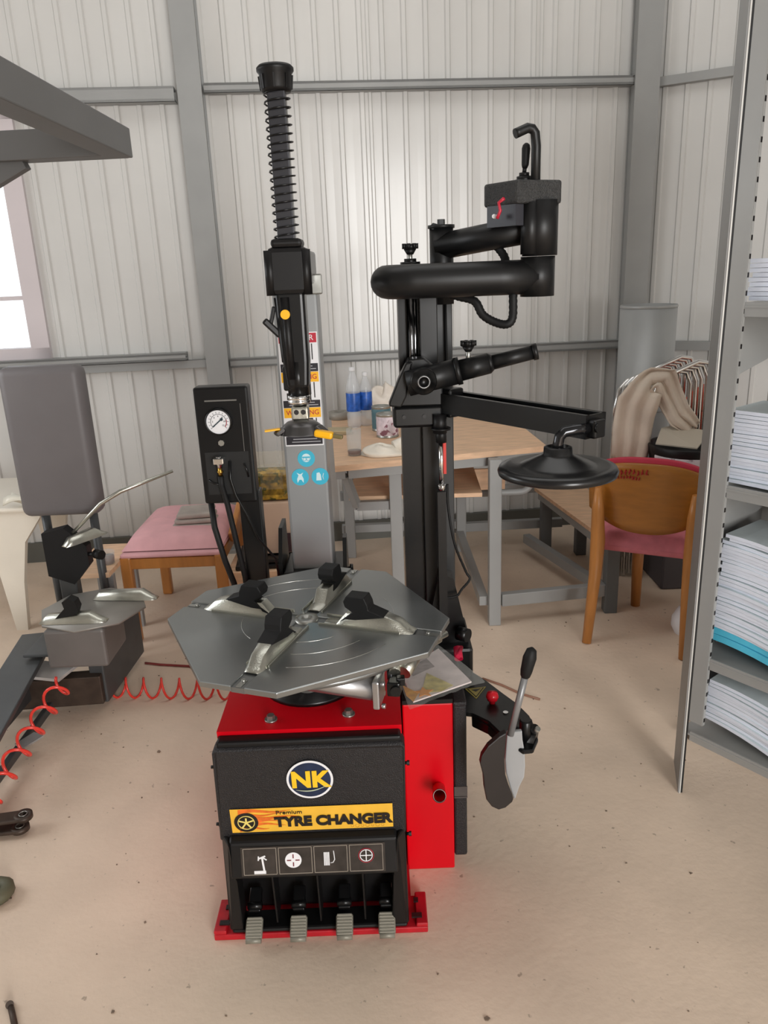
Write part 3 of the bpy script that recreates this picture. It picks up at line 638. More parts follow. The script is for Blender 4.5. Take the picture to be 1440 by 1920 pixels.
# carriage
b = B(); b.ab(.034, .165, 1.985, 2.17, 1.205, 1.262, .008)
b.prism([(x, 1.99, z) for x, z in ((.028, 1.272), (.055, 1.34), (.078, 1.382), (.118, 1.384), (.14, 1.365), (.165, 1.345), (.165, 1.26), (.03, 1.262))], (0, .06, 0))
b.prism([(x, 1.97, z) for x, z in ((.024, 1.275), (.05, 1.335), (.07, 1.375), (.088, 1.378), (.078, 1.34), (.07, 1.29), (.055, 1.262), (.024, 1.266))], (0, .03, 0))
ca = b.make('carriage', blackm, TC); md = ca.modifiers.new('bevel', 'BEVEL'); md.width = .004; md.segments = 2
for x in (.062, .115): disc((x, 1.984, 1.235), .005, inkm, 'screw_hole', ca, .002, 12, (0, -1, 0))
rd = Vector((.396-.12, -.03, .062)).normalized(); r0_ = Vector((.118, 1.965, 1.333))
b = B(); b.cyl(r0_-rd*.045, r0_+rd*.085, .0325, n=24); b.cyl(r0_+rd*.08, r0_+rd*.092, .035, n=24); b.cyl(r0_+rd*.09, r0_+rd*.165, .027, .026, n=24); b.cyl(r0_+rd*.165, r0_+rd*.175, .026, .019, n=24)
ra = b.make('telescopic_sleeve', satin, TC)
b = B(); b.cyl(r0_+rd*.17, r0_+rd*.275, .0185, .0175, n=20); b.cyl(r0_+rd*.275, r0_+rd*.287, .0205, n=20); b.make('bead_roller_rod', satin, ra)
b = B(); b.lathe((.112, 1.934, 1.333), [(.0, 0), (.034, 0), (.034, .006), (.03, .012), (.018, .012), (.018, .018), (.012, .018), (.011, .008), (0, .008)], 28, axis=(0.1, -1, 0)); b.make('pivot_boss', blackm, ca)
b = B(); b.ring((.112, 1.916, 1.333), (0.1, -1, 0), .0145, .003, 24, 8); b.make('boss_ring', M('worn_dark_steel', (105, 105, 105), .3, .9), ca)
knob(U(878, 650, 1.955)+Vector((0, 0, 0)), ra, .02, .045)
# gas strut under the carriage
b = B(); b.cyl((.155, 1.98, 1.19), (.155, 1.98, 1.24), .018); b.cyl((.157, 1.975, 1.20), (.157, 1.975, 1.205), .026); b.cyl((.158, 1.98, 1.165), (.158, 1.98, 1.2), .014); st = b.make('strut_head', blackd, TC)
b = B(); b.cyl((.157, 1.98, 1.05), (.157, 1.98, 1.17), .0065); b.cyl((.1575, 1.98, 1.035), (.1575, 1.98, 1.052), .010); b.cyl((.1575, 1.98, 1.045), (.1575, 1.98, 1.049), .0125, n=6); b.make('strut_rod', chrome, st)
b = B(); b.ab(.1625, .170, 1.975, 1.99, 1.08, 1.165); b.make('red_strip', M('red_strip_plastic', (215, 50, 40), .35), st)
b = B(); b.ab(.145, .168, 1.975, 1.995, .6, 1.03); b.make('strut_guide', blackm, st)
corr([(.172, 1.98, 1.05), (.174, 1.98, .98), (.19, 1.98, .88), (.222, 2.0, .79), (.233, 2.0, .765), (.21, 2.0, .735), (.195, 2.0, .715), (.16, 2.0, .71)], .0035, 'thin_hose', TC)
# channel arm with presser disc
c0, c1 = Vector((.178, 2.02, 1.266)), Vector((.462, 1.625, 1.266)); cdv = (c1-c0).normalized(); cp = Vector((-cdv.y, cdv.x, 0))
b = B()
b.bar(c0+Vector((0, 0, -.024)), c1+Vector((0, 0, -.024)), .064, .004)
b.bar(c0+cp*.031, c1+cp*.031, .004, .05); b.bar(c0-cp*.031, c1-cp*.031, .004, .05)
b.bar(c0+cp*.026+Vector((0, 0, .0235)), c1+cp*.026+Vector((0, 0, .0235)), .012, .003); b.bar(c0-cp*.026+Vector((0, 0, .0235)), c1-cp*.026+Vector((0, 0, .0235)), .012, .003)
b.bar(c1-cdv*.002-cp*.03, c1-cdv*.002+cp*.03, .004, .05)
b.box(c0+cdv*.005, (.07, .05, .075), rz=math.atan2(cdv.y, cdv.x), bev=.006)
ch = b.make('channel_arm', blackm, TC)
b = B(); b.box(c1+cdv*.005-cp*.008+Vector((0, 0, -.004)), (.03, .038, .04), rz=math.atan2(cdv.y, cdv.x), bev=.005); b.cyl(c1+cdv*.02-cp*.02, c1+cdv*.026-cp*.02, .01); b.make('channel_end_block', blackm, ch)
dc = U(1045, 884, 1.60); 
b = B(); e0 = c1-cp*.025+cdv*.0+Vector((0, 0, -.002)); top = dc+Vector((0, 0, .085))
b.tube([e0, e0+Vector((-.02, -.006, .0)), Vector((top.x+.012, top.y, e0.z-.004)), Vector((top.x+.003, top.y, e0.z-.014)), Vector((top.x, top.y, e0.z-.03)), dc+Vector((0, 0, .04))], .012, 14); b.make('curved_rod', M('polished_black_rod', (60, 60, 62), .12, .8), ch)
RD = .128
b = B(); b.lathe(dc, [(0, -.008), (RD-.012, -.008), (RD-.002, -.004), (RD, .004), (RD-.004, .012), (RD-.02, .015), (.084, .014), (.076, .018), (.036, .036), (.031, .040), (.030, .054), (.022, .056), (.022, .045), (.0, .045)], 48); b.make('presser_disc', M('presser_black_rubber', (22, 22, 23), .28, 0, .05, 20), ch)
# bead breaker arm
pz = .47
pl = [(852, 1245), (880, 1255), (912, 1275), (945, 1300), (970, 1318), (992, 1340), (1004, 1362), (1009, 1385), (1000, 1406), (980, 1408), (958, 1392), (940, 1376), (915, 1352), (885, 1338), (852, 1335)]
pw = [Z(px, py, pz) for px, py in pl]
b = B(); b.prism(pw, (0, 0, -.012)); b.prism([p+Vector((0, 0, -.012)) for p in pw[1:5]]+[p+Vector((0, 0, -.012)) for p in pw[11:14]], (0, 0, -.03)); b.prism([(.16, 1.9, .40), (.24, 1.9, .40), (.24, 1.9, .47), (.16, 1.9, .47)], (0, .22, 0))
b.cyl(U(985, 1388, 1.66), U(985, 1388, 1.66)+Vector((0, 0, .06)), .016)
ba = b.make('bead_breaker_arm', blackm, TC); md = ba.modifiers.new('bevel', 'BEVEL'); md.width = .003
b = B(); b.lathe(Z(923, 1318, pz)+Vector((0, 0, .0)), [(.0, 0), (.008, 0), (.008, .006), (.014, .010), (.0175, .02), (.014, .031), (.0, .036)], 20); b.make('red_knob', M('red_ball_plastic', (205, 25, 40), .25), ba)
tri = [Z(px, py, pz) for px, py in ((872, 1292), (911, 1288), (893, 1311))]
b = B(); b.prism([p+Vector((0, 0, .0)) for p in tri], (0, 0, .0012)); wt = b.make('warning_triangle', M('olive_yellow_sticker', (150, 135, 60), .4), ba)
cen = (tri[0]+tri[1]+tri[2])/3
b = B(); b.prism([cen+(p-cen)*.82 for p in tri], (0, 0, .0018)); b.make('triangle_field', inkm, wt)
b = B(); b.prism([cen+(p-cen)*.68 for p in tri], (0, 0, .0024)); b.make('triangle_field', MATS['olive_yellow_sticker'], wt)
b = B(); b.prism([cen+(tri[0]-cen)*.4, cen+(tri[1]-cen)*.45, cen+(tri[2]-cen)*.1], (0, 0, .003)); b.make('pictogram', inkm, wt)
disc(Z(948, 1337, pz)+Vector((0, 0, .0003)), .007, chrome, 'arm_pin', ba, .003, 14, (0, 0, 1))
BY = 1.66
b = B(); ep = U(995, 1390, BY); b.cyl(ep+Vector((-.05, .03, .01)), ep+Vector((.012, 0, 0)), .026); b.cyl(U(1000, 1370, BY), U(1003, 1366, BY-.01), .012); b.make('knuckle_joint', blackm, ba)
b = B(); b.cyl(U(1003, 1372, BY-.01), U(1009, 1366, BY-.02), .007, n=8); b.make('knuckle_bolt', steel, ba)
b = B(); l0, l1 = U(957, 1378, BY-.03), U(996, 1222, BY-.03); b.cyl(l0, l0+(l1-l0)*.75, .0085); lv = b.make('lever_rod', M('grey_lever_paint', (135, 135, 136), .35, .3), TC)
ld = (l1-l0)
b = B(); b.tube([l0+ld*.70, l0+ld*.72, l0+ld*.78, l0+ld*.93, l0+ld*1.02, l0+ld*1.05], [.009, .012, .0145, .0165, .012, .003], 14); b.make('lever_grip', rubber, lv)
# shovel: black rubber face and grey back plate
def sheet(name, outline, y, mat, parent, thick, bulge):
    cx_ = sum(p[0] for p in outline)/len(outline)
    pts = []
    for k, (px, py) in enumerate(outline):
        yy = y + bulge*((px-cx_)/40.0)
        pts.append(U(px, py, yy))
    b = B(); b.prism(pts, (0, thick, 0)); o = b.make(name, mat, parent)
    md = o.modifiers.new('bevel', 'BEVEL'); md.width = .003; md.segments = 2
    return o
sheet('shovel_blade', [(950, 1374), (936, 1382), (915, 1400), (903, 1418), (900, 1432), (906, 1455), (908, 1480), (912, 1500), (922, 1513), (935, 1519), (948, 1515), (961, 1504), (963, 1498), (955, 1478), (948, 1455), (946, 1425)], BY-.05, M('brown_black_rubber', (34, 28, 26), .5, 0, .1, 20), TC, .02, .012)
sheet('shovel_plate', [(951, 1374), (979, 1371), (980, 1388), (984, 1410), (985, 1438), (983, 1458), (974, 1476), (967, 1497), (964, 1499), (957, 1478), (949, 1450), (947, 1425)], BY-.035, M('pale_grey_plate', (172, 174, 176), .45, .2, .05, 8), TC, .012, -.012)
# ================================================================== manual in clear bag, lying on the side box
mb = thing('instruction_manual', 'crumpled clear plastic bag holding a printed manual, lying on the machine beside the turntable', 'manual', Z(820, 1280, .57))
pa = [Z(px, py, .582) for px, py in ((752, 1262), (822, 1218), (884, 1280), (775, 1318))]
b = B(); b.prism(pa, (0, 0, .004)); mbk = b.make('booklet', M('manual_paper', (226, 214, 212), .5, 0, .12, 25), mb)
for i, (quad, colr) in enumerate(((((755, 1285), (785, 1300), (775, 1316), (762, 1305)), (240, 170, 30)), (((800, 1262), (850, 1285), (828, 1296), (790, 1300)), (205, 190, 110)), (((760, 1255), (800, 1235), (815, 1250), (775, 1268)), (160, 150, 148)))):
    b = B(); b.prism([Z(px, py, .587) for px, py in quad], (0, 0, .0006)); b.make('printed_picture', M('print_%d' % i, colr, .5, 0, .3, 60), mbk)
b = B(); cc = Z(795, 1298, .588); s5 = []
for k in range(10):
    a = k*PI/5+.4; r = .026 if k % 2 == 0 else .012; s5.append(cc+Vector((r*math.cos(a), r*math.sin(a), 0)))
b.prism(s5, (0, 0, .0008)); b.make('printed_star', M('print_orange', (245, 160, 30), .5), mbk)
q4 = [Z(px, py, .592) for px, py in ((742, 1258), (818, 1208), (912, 1278), (768, 1334))]
def bag(u_, v_):
    p = q4[0].lerp(q4[1], u_).lerp(q4[3].lerp(q4[2], u_), v_); random.seed(int(u_*97)*31+int(v_*89)); return p + Vector((0, 0, .003+.008*random.random()*(1-abs(2*u_-1)**3)-.012*max(0, u_+v_-1.6)))
b = B(); b.grid(bag, 18, 12); b.make('plastic_sleeve', filmm, mb, sub=1)
random.seed(11)
# ================================================================== coiled hose and floor bits
orh = M('red_orange_polyurethane', (235, 62, 50), .28, 0, coat=.3)
def helix(p, q, R, turns, r, squash=1, n=16, start=0, updir=Vector((0, 0, 1))):
    p, q = Vector(p), Vector(q); d = q-p; t = d.normalized(); u = (updir-t*updir.dot(t)).normalized(); v = t.cross(u); N = int(turns*n)
    return [p+d*(i/N)+(u*math.cos(start+2*PI*i/n)+v*math.sin(start+2*PI*i/n)*squash)*R for i in range(N+1)]
b = B(); b.tube(helix(Z(205, 1289, .043), Z(436, 1293, .043), .042, 6.9, .0048, .7), .0048, 8)
ch1 = tag(b.make('coiled_air_hose', orh), 'orange-red coiled air hose stretched along the floor to the machine', 'hose')
b = B(); pts = []
segp = [(122, 1275, .20), (100, 1320, .17), (62, 1372, .13), (40, 1415, .10), (15, 1455, .07), (-20, 1500, .06)]
base = [Z(a, c, z) for a, c, z in segp]
b.tube(helix(base[0], base[-1], .038, 5.6, .005, .9, 18, 1.2), .0055, 8)
tag(b.make('coiled_air_hose', orh), 'red coiled air hose hanging in wide loops along the dark steel frame at left', 'hose')
b = B(); b.tube([Z(272, 1243, .006), Z(300, 1246, .006), Z(355, 1249, .006), Z(400, 1262, .006)], .005, 8); tag(b.make('air_line', M('dark_red_hose', (140, 60, 58), .5)), 'thin dark red hose lying on floor left of the turntable', 'hose')
b = B(); b.tube([Z(905, 1272, .006), Z(940, 1284, .006), Z(975, 1300, .005), Z(1012, 1311, .005)], .0045, 8); tag(b.make('floor_cable', M('brown_cable', (140, 100, 80), .5)), 'thin brown cable end lying on floor behind the bead breaker lever', 'cable')
def debris():
    b = B(); rnd = random.Random(5)
    for i in range(230):
        x = rnd.uniform(-1.6, 1.5); y = rnd.uniform(1.0, 3.4); s = rnd.uniform(.0012, .0038) if rnd.random() < .93 else rnd.uniform(.004, .007)
        n = rnd.randint(3, 5); a0 = rnd.random()*6
        if -.46 < x < .2 and 1.5 < y < 2.4: continue
        b.prism([(x+s*rnd.uniform(.6, 1.6)*math.cos(a0+k*2*PI/n), y+s*rnd.uniform(.6, 1.4)*math.sin(a0+k*2*PI/n), 0.0002) for k in range(n)], (0, 0, s*.5))
    return b
o = tag(debris().make('floor_debris', M('debris_brown', (128, 110, 94), .8, 0, .4, 5)), 'small crumbs and chips of dirt scattered over the concrete floor', 'debris'); o['kind'] = 'stuff'
# forked link at the left edge, small bar at the bottom corner
dks = M('dirty_dark_steel', (70, 58, 50), .5, .4, .25, 25)
root = thing('steel_link', 'dirty dark steel fork link with two eyelets at left edge of floor', 'machine part', Z(10, 1545, 0))
for k, (a, c, px, py) in enumerate((((-60, 1562), (38, 1552), 28, 1550), ((-60, 1545), (44, 1530), 36, 1528))):
    b = B(); za = .02+.03*k; p0, p1 = Z(a[0], a[1], za), Z(c[0], c[1], za)
    b.bar(p0, p1, .05, .012, .004); ce = p1
    b.lathe(ce+Vector((0, 0, -.007)), [(.012, 0), (.027, 0), (.027, .014), (.012, .014), (.012, 0)], 20); b.make('link_plate', dks, root)
    b = B(); b.ring(ce+Vector((0, 0, .008)), (0, 0, 1), .012, .0015, 16, 6); b.make('eyelet_rim', steel, root)
b = B(); b.tube([Z(20, 1888, .008), Z(24, 1905, .006), Z(30, 1935, .006)], .007, 10); b.cyl(Z(18, 1884, 0), Z(18, 1884, .014), .009); tag(b.make('pry_bar', dks), 'end of a dark metal bar on floor at the bottom left corner', 'tool')
b = B(); b.ring(Z(-8, 1672, .02), (0, 0, 1), .03, .02, 16, 8); tag(b.make('rubber_foot', M('olive_rubber', (90, 88, 68), .6)), 'round olive rubber foot at left edge of floor below the link', 'machine part')
# ================================================================== left low steel frame with clamps
dg = M('charcoal_steel', (70, 72, 73), .45, .1, .1, 12)
lf = thing('steel_work_frame', 'low charcoal steel frame with box tray at left, coiled hose along it', 'work frame', Z(60, 1320, 0))
b = B(); p1, p2, p3 = Z(38, 1300, .10), Z(195, 1287, .10), Z(178, 1210, .10)
b.bar(p1+Vector((-.35, -.02, 0)), p2, .06, .12, .004); b.make('front_rail', dks, lf)
b = B(); b.bar(p2+Vector((-.02, .0, .05)), p2+Vector((.0, .42, .05)), .06, .24, .006); b.make('end_rail', dg, lf)
b = B(); b.bar(Z(-60, 1420, .22), Z(75, 1190, .22), .14, .02, .004); b.make('top_plate', dg, lf)
b = B(); b.bar(Z(-40, 1395, .12), Z(82, 1255, .12), .04, .08, .004); b.make('cross_bar', dg, lf)
b = B(); b.bar(Z(130, 1275, .05), Z(-60, 1535, .05), .022, .03, .003); b.make('long_bar', dg, lf)
b = B(); b.box(Z(55, 1388, .07), (.05, .08, .006), rz=-.5); b.make('bracket_plate', greym, lf)
b = B(); b.box(Z(92, 1258, .18), (.17, .12, .012), rz=-.25); b.make('white_card', M('off_white_card', (200, 196, 192), .5, 0, .1, 10), lf)
b = B(); b.bar(Z(72, 1200, .25), Z(185, 1196, .25), .28, .012, .004); b.make('tray', dg, lf)
# clamping head standing on the frame
GHC = Vector((-1.17, 2.62, .40))
gh = thing('clamp_table', 'grey block with silver clamps and black jaws on the left steel frame', 'clamp table', (GHC.x, GHC.y, .25))
b = B(); b.box((-1.145, 2.65, .325), (.22, .22, .15), bev=.01); b.make('block', M('blurred_grey_steel', (112, 108, 105), .5, .2, .1, 6), gh)
b = B(); b.lathe((-1.13, 2.72, .40), [(0, 0), (.20, 0), (.20, .008), (0, .008)], 8); b.make('eight_sided_plate', M('dusty_steel', (150, 146, 140), .5, .5, .1, 6), gh)
def mini_clamp(c, ang, jaw=True, L=.2):
    d = Vector((math.cos(ang), math.sin(ang), 0)); v = Vector((-d.y, d.x, 0)); c = Vector(c); b = B()
    secs = [(-L/2, .016, .003), (-L/2+.03, .024, .03), (L/2-.06, .026, .038), (L/2-.02, .022, .012), (L/2, .015, .003)]; rows = []
    for r, wd, h in secs: rows.append([b.bm.verts.new(c+d*r+v*s+Vector((0, 0, z))) for s, z in ((-wd, 0), (-wd*.9, h*.4), (-wd*.6, h), (wd*.6, h), (wd*.9, h*.4), (wd, 0))])
    for a_, c_ in zip(rows, rows[1:]):
        for k in range(5): f = b.bm.faces.new((a_[k], a_[k+1], c_[k+1], c_[k])); f.smooth = True
    b.bm.faces.new(rows[0]); b.bm.faces.new(rows[-1][::-1])
    cl = b.make('clamp', alum, gh)
    if jaw:
        b = B(); b.prism([c+d*r-v*.02+Vector((0, 0, z)) for r, z in ((-.06, .02), (.02, .035), (.03, .06), (.022, .088), (-.002, .1), (-.025, .085), (-.02, .06), (-.03, .05))], v*.04); b.make('jaw_cover', rubber, cl)
mini_clamp((-1.16, 2.60, .41), -.02, True, .25); mini_clamp((-1.03, 2.80, .41), -.1, False, .26)
mini_clamp((-1.2, 2.92, .62), 1.0, False, .2)
b = B(); b.bar((-1.29, 2.92, .25), (-1.29, 2.92, .64), .07, .05, .006); b.make('upright', dg, gh)
b = B(); b.prism([(-1.36, 2.89, .48), (-1.26, 2.89, .44), (-1.19, 2.89, .52), (-1.19, 2.89, .60), (-1.27, 2.89, .68), (-1.36, 2.89, .66)], (0, .05, 0)); b.make('black_pad', rubber, gh)
b = B(); b.cyl((-1.16, 2.9, .565), (-1.13, 2.88, .565), .02, n=8); b.cyl((-1.19, 2.9, .565), (-1.15, 2.89, .565), .008); b.make('side_knob', blackd, gh)
# pry lever lying across
b = B(); b.tube([(-1.25, 2.9, .645), (-1.12, 2.92, .765), (-1.04, 2.94, .808), (-.84, 3.0, .868)], [.007, .008, .009, .006], 10); tag(b.make('tyre_lever', alum), 'long silver lever bar sloping up above the black clamp pad at left', 'lever')
# ================================================================== grey padded backrest panel
hg = M('grey_leatherette', (104, 100, 101), .5, 0, .08, 3)
t = thing('padded_screen', 'tall grey padded panel with rounded edges standing before wall at left', 'panel', (-1.32, 3.05, 0))
b = B(); b.box((-1.322, 3.06, .995), (.325, .1, .61), bev=.035, seg=4); o = b.make('pad', hg, t)
for f in o.data.polygons: f.use_smooth = True
b = B(); b.cyl((-1.42, 3.09, 0), (-1.42, 3.09, .75), .018); b.cyl((-1.22, 3.09, 0), (-1.22, 3.09, .75), .018); b.bar((-1.42, 3.09, .3), (-1.22, 3.09, .3), .02, .02); b.make('stand', dg, t)
# ================================================================== white plastic table
t = thing('plastic_table', 'white plastic table with tapered leg and arched apron at left edge', 'table', (-1.9, 3.55, 0))
tz = .60
b = B(); b.box((-2.0, 3.7, tz+.012), (.85, .6, .024), bev=.01); b.make('tabletop', whitep, t)
def leg_taper(px, py):
    b = B()
    pts = [(px-.02, 0), (px+.035, 0), (px+.06, .25), (px+.10, .45), (px+.19, .57), (px+.19, tz), (px-.12, tz), (px-.06, .4)]
    b.prism([(x, py, z) for x, z in pts], (0, .03, 0)); b.make('leg', whitep, t)
leg_taper(-1.79, 3.42); leg_taper(-1.79, 3.92)
b = B(); b.prism([(-2.3, 3.42, 0), (-2.25, 3.42, 0), (-2.2, 3.42, .5), (-2.1, 3.42, tz), (-2.35, 3.42, tz)], (0, .03, 0)); b.make('leg', whitep, t)
b = B()
def clothf(u_, v_): return (-1.72+.36*u_, 3.34+.12*v_, .655+.05*math.sin(u_*7+v_*3)*.5-.06*u_*u_+.02*math.sin(v_*9))
b.grid(clothf, 14, 6); tag(b.make('plastic_wrap', M('translucent_wrap', (225, 220, 205), .3, 0, .08, 12), thick=.004), 'crumpled translucent plastic wrap on the white plastic table', 'wrap')
# ================================================================== overhead frame
ofm = M('overhead_grey_paint', (98, 98, 98), .5, 0, .05, 4)
t = thing('steel_gantry', 'dark grey square-tube frame overhead at upper left, with mitred corner', 'gantry', (-1.3, 2.0, 0))
cz_ = 1.945
k0 = U(216, 266, 2.3)
b = B(); b.bar(k0+Vector((.02, 0, 0)), U(-420, 300, 2.42), .07, .075, .003); b.make('cross_beam', ofm, t)
b = B(); b.bar(k0+Vector((0, .03, 0)), Vector((k0.x-.02, .3, k0.z+.0)), .07, .075, .003); b.make('long_beam', ofm, t)
q = U(-420, 300, 2.42)
b = B(); b.bar((q.x, q.y, 0), (q.x, q.y, q.z+.03), .07, .07, upv=(0, 1, 0)); b.make('post', ofm, t)
b = B(); b.bar((k0.x-.02, .33, 0), (k0.x-.02, .33, k0.z), .07, .07, upv=(0, 1, 0)); b.make('post', ofm, t)
b = B(); b.bar(U(45, 300, 2.34), U(-60, 365, 2.36), .03, .05, .002); b.make('brace', ofm, t)
# ================================================================== pink cushioned chair and small table at left
t = thing('wooden_chair', 'wooden chair with pale pink cushion by wall, left of the gauge box', 'chair', (-.95, 3.5, 0))
b = B()
def cush(x0, x1, y0, y1, z, h, nu=12, nv=10):
    def fn(u_, v_):
        e_ = (1-abs(2*u_-1)**6)*(1-abs(2*v_-1)**6); return (x0+(x1-x0)*u_, y0+(y1-y0)*v_, z+h*e_**.5)
    return fn
b.grid(cush(-1.19, -.74, 3.26, 3.86, .44, .06), 16, 16); b.box((-.965, 3.53, .425), (.45, .6, .02), bev=.008); b.make('seat_cushion', M('pale_pink_fabric', (222, 168, 172), .8, 0, .08, 12), t)
b = B(); b.box((-.965, 3.25, .385), (.45, .022, .05), bev=.004); b.box((-.965, 3.8, .385), (.45, .022, .05), bev=.004); b.box((-.75, 3.53, .385), (.022, .56, .05)); b.box((-1.18, 3.53, .385), (.022, .56, .05)); b.make('seat_rail', woodl, t)
for x, y, z1 in ((-.745, 3.25, .42), (-1.17, 3.25, .42), (-.745, 3.81, .42), (-1.17, 3.81, .42)):
    b = B(); b.bar((x, y, 0), (x, y, z1), .05, .04, .008, upv=(0, 1, 0)); b.make('leg', woodl, t)
b = B(); b.bar((-.72, 3.42, .43), (-.68, 3.86, .66), .03, .06, .008); b.make('arm_support', woodl, t)
b = B()
def fold(dz, sx): 
    def fn(u_, v_): return (-.995+sx*(u_-.5)*1.0+.075, 3.42+.16*v_, .478+dz+.006*math.sin(u_*9+v_*4))
    return fn
for k in range(3): b.box((-.90+.004*k, 3.5, .492+.026*k), (.19-.012*k, .16, .024), rz=.05*k, bev=.01, seg=3)
tag(b.make('folded_cloth', M('grey_beige_cloth', (168, 158, 150), .8, 0, .15, 10, .4, 60)), 'folded grey-beige cloth on the pink chair cushion', 'cloth')
t = thing('side_table', 'low pale wooden table corner left of the pink chair', 'table', (-1.27, 3.2, 0))
b = B(); b.box((-1.28, 3.27, .40), (.18, .38, .022)); b.make('tabletop', woodp, t)
for x, y in ((-1.2, 3.12), (-1.36, 3.12), (-1.2, 3.42), (-1.36, 3.42)):
    b = B(); b.bar((x, y, 0), (x, y, .39), .03, .03, upv=(0, 1, 0)); b.make('leg', greym, t)
def glass_cup(name, x, y, z, r, h, fill, label, liq):
    t = thing(name, label, 'glass', (x, y, z))
    b = B(); b.lathe((x, y, z), [(0, 0), (r*.9, 0), (r, h), (r-.002, h), (r*.9-.002, .003), (0, .003)], 24); b.make('tumbler', glass, t)
    b = B(); b.lathe((x, y, z+.0035), [(0, 0), (r*.88-.002, 0), (r*.9, fill), (0, fill)], 24); b.make('drink', liq, t)
tea = M('dark_tea', (90, 42, 30), .2)
glass_cup('drinking_glass', -1.235, 3.2, .4115, .036, .055, .03, 'small glass of dark drink on the low table beside the pink chair', tea)
# ---------------- stool with box behind the gauge post
t = thing('wooden_stool', 'low wooden stool between gauge post and grey tower, black tray on top', 'stool', (-.55, 3.4, 0))
b = B(); b.box((-.56, 3.45, .30), (.34, .36, .03), bev=.004); b.box((-.56, 3.28, .26), (.32, .02, .06)); b.make('seat', woodp, t)
for x, y in ((-.70, 3.3), (-.43, 3.3), (-.70, 3.6), (-.43, 3.6)):
    b = B(); b.bar((x, y, 0), (x, y, .29), .035, .035, upv=(0, 1, 0)); b.make('leg', woodl, t)
b = B(); b.box((-.55, 3.42, .3265), (.30, .26, .02), rz=.08, bev=.006); b.box((-.55, 3.42, .348), (.27, .24, .018), rz=.12, bev=.006); tag(b.make('black_tray', blackm), 'stack of two flat black trays on the wooden stool under the box', 'tray')
t = thing('cardboard_box', 'plain beige cardboard box on black trays behind the gauge post', 'box', (-.54, 3.45, .36))
kraft = M('beige_card', (206, 178, 156), .7, 0, .05, 8)
b = B(); b.box((-.535, 3.46, .485), (.19, .18, .245), rz=.06, bev=.003); b.make('carton', kraft, t)
b = B(); b.box((-.46, 3.353, .42), (.05, .01, .09), rz=.06); b.make('dark_label', M('aubergine_label', (50, 30, 38), .5), t)
t = thing('snack_bag', 'clear bag of yellow and green snacks on beige box left of the tower', 'bag', (-.52, 3.45, .61))
b = B(); b.box((-.515, 3.44, .682), (.165, .10, .14), bev=.02, seg=3); o = b.make('contents', M('snack_yellow_green', (176, 140, 46), .35, 0, .7, 30, .6, 50, spots=(26, .53, (60, 74, 24), .9)), t)
b = B(); b.box((-.515, 3.44, .69), (.18, .10, .16), bev=.03, seg=3); b.box((-.515, 3.44, .80), (.175, .012, .07), bev=.003); b.make('film', M('crinkled_film', (232, 225, 200), .1, 0, .05, 20, 1.2, 40, alpha=.15), t)
# ================================================================== workbench
t = thing('workbench', 'grey steel workbench with plywood top, shelf and rounded tube brackets by back wall', 'workbench', (.25, 3.7, 0))
bt = [(-.20, 3.16), (.745, 3.38), (.70, 4.22), (-.28, 4.36)]
b = B(); b.prism([(x, y, .795) for x, y in bt], (0, 0, .026)); b.make('worktop', woodp, t)
bl = [(-.13, 3.26, 0), (.04, 3.27, 0), (.49, 3.28, 0), (.44, 4.3, 0), (-.2, 4.25, 0), (.66, 4.15, 0)]
b = B()
legs = [(.055, 3.29), (.497, 3.285), (.45, 4.28), (-.2, 4.25)]
for x, y in legs:
    b = B(); b.bar((x, y, 0), (x, y, .795), .055, .055, .004, upv=(0, 1, 0)); b.make('leg', greym, t)
b = B(); b.bar((-.15, 3.22, .775), (.70, 3.40, .775), .04, .045); b.bar((-.24, 4.32, .775), (.67, 4.19, .775), .04, .045); b.bar((-.18, 3.2, .775), (-.25, 4.3, .775), .04, .045); b.bar((.71, 3.42, .775), (.67, 4.2, .775), .04, .045); b.make('top_frame', greym, t)
b = B(); b.bar((.45, 3.3, .11), (.44, 4.3, .11), .04, .045); b.bar((.44, 4.3, .16), (-.25, 4.3, .16), .04, .045); b.bar((.44, 4.3, .36), (-.25, 4.3, .36), .04, .05); b.bar((.44, 4.3, .36), (1.05, 4.32, .36), .04, .05); b.bar((.44, 4.3, .14), (1.05, 4.32, .14), .04, .05)
b.bar((-.12, 3.3, .60), (.05, 3.3, .6), .03, .04); b.bar((-.12, 3.3, .60), (-.2, 4.2, .6), .03, .04); b.bar((-.16, 3.23, .76), (-.12, 3.3, .60), .03, .03); b.make('rail', greym, t)
b = B(); b.box((.16, 3.72, .625), (.60, .8, .018), rz=-.04); b.make('shelf', woodp, t)
def rloop(x0, x1, y, z0, z1, r=.05, tr=.016):
    pts = [(x0, y, z1), (x0, y, z0+r)] + [(x0+r-r*math.cos(a), y, z0+r-r*math.sin(a)) for a in [PI/2*i/6 for i in range(1, 7)]] + [(x1-r, y, z0)] + [(x1-r+r*math.sin(a), y, z0+r-r*math.cos(a)) for a in [PI/2*i/6 for i in range(1, 7)]] + [(x1, y, z1)]
    b = B(); b.tube(pts, tr, 10); return b
rloop(.29, .68, 3.40, .605, .775).make('tube_bracket', greym, t)
b = B(); b.tube([(.50, 3.42, .755), (.58, 3.42, .745), (.64, 3.42, .72), (.68, 3.43, .755)], .014, 8); b.make('tube_bracket', greym, t)
b = B(); b.box((.42, 3.95, .52), (.46, .02, .12)); b.make('back_drawer_panel', woodp, t)
t2 = thing('low_bench', 'low grey steel bench with plywood plank beside the wooden chair', 'bench', (1.0, 3.6, 0))
b = B(); b.prism([(1.0, 3.45, .36), (1.14, 3.43, .36), (1.16, 4.2, .36), (.87, 4.25, .36)], (0, 0, .02)); b.make('plank', woodp, t2)
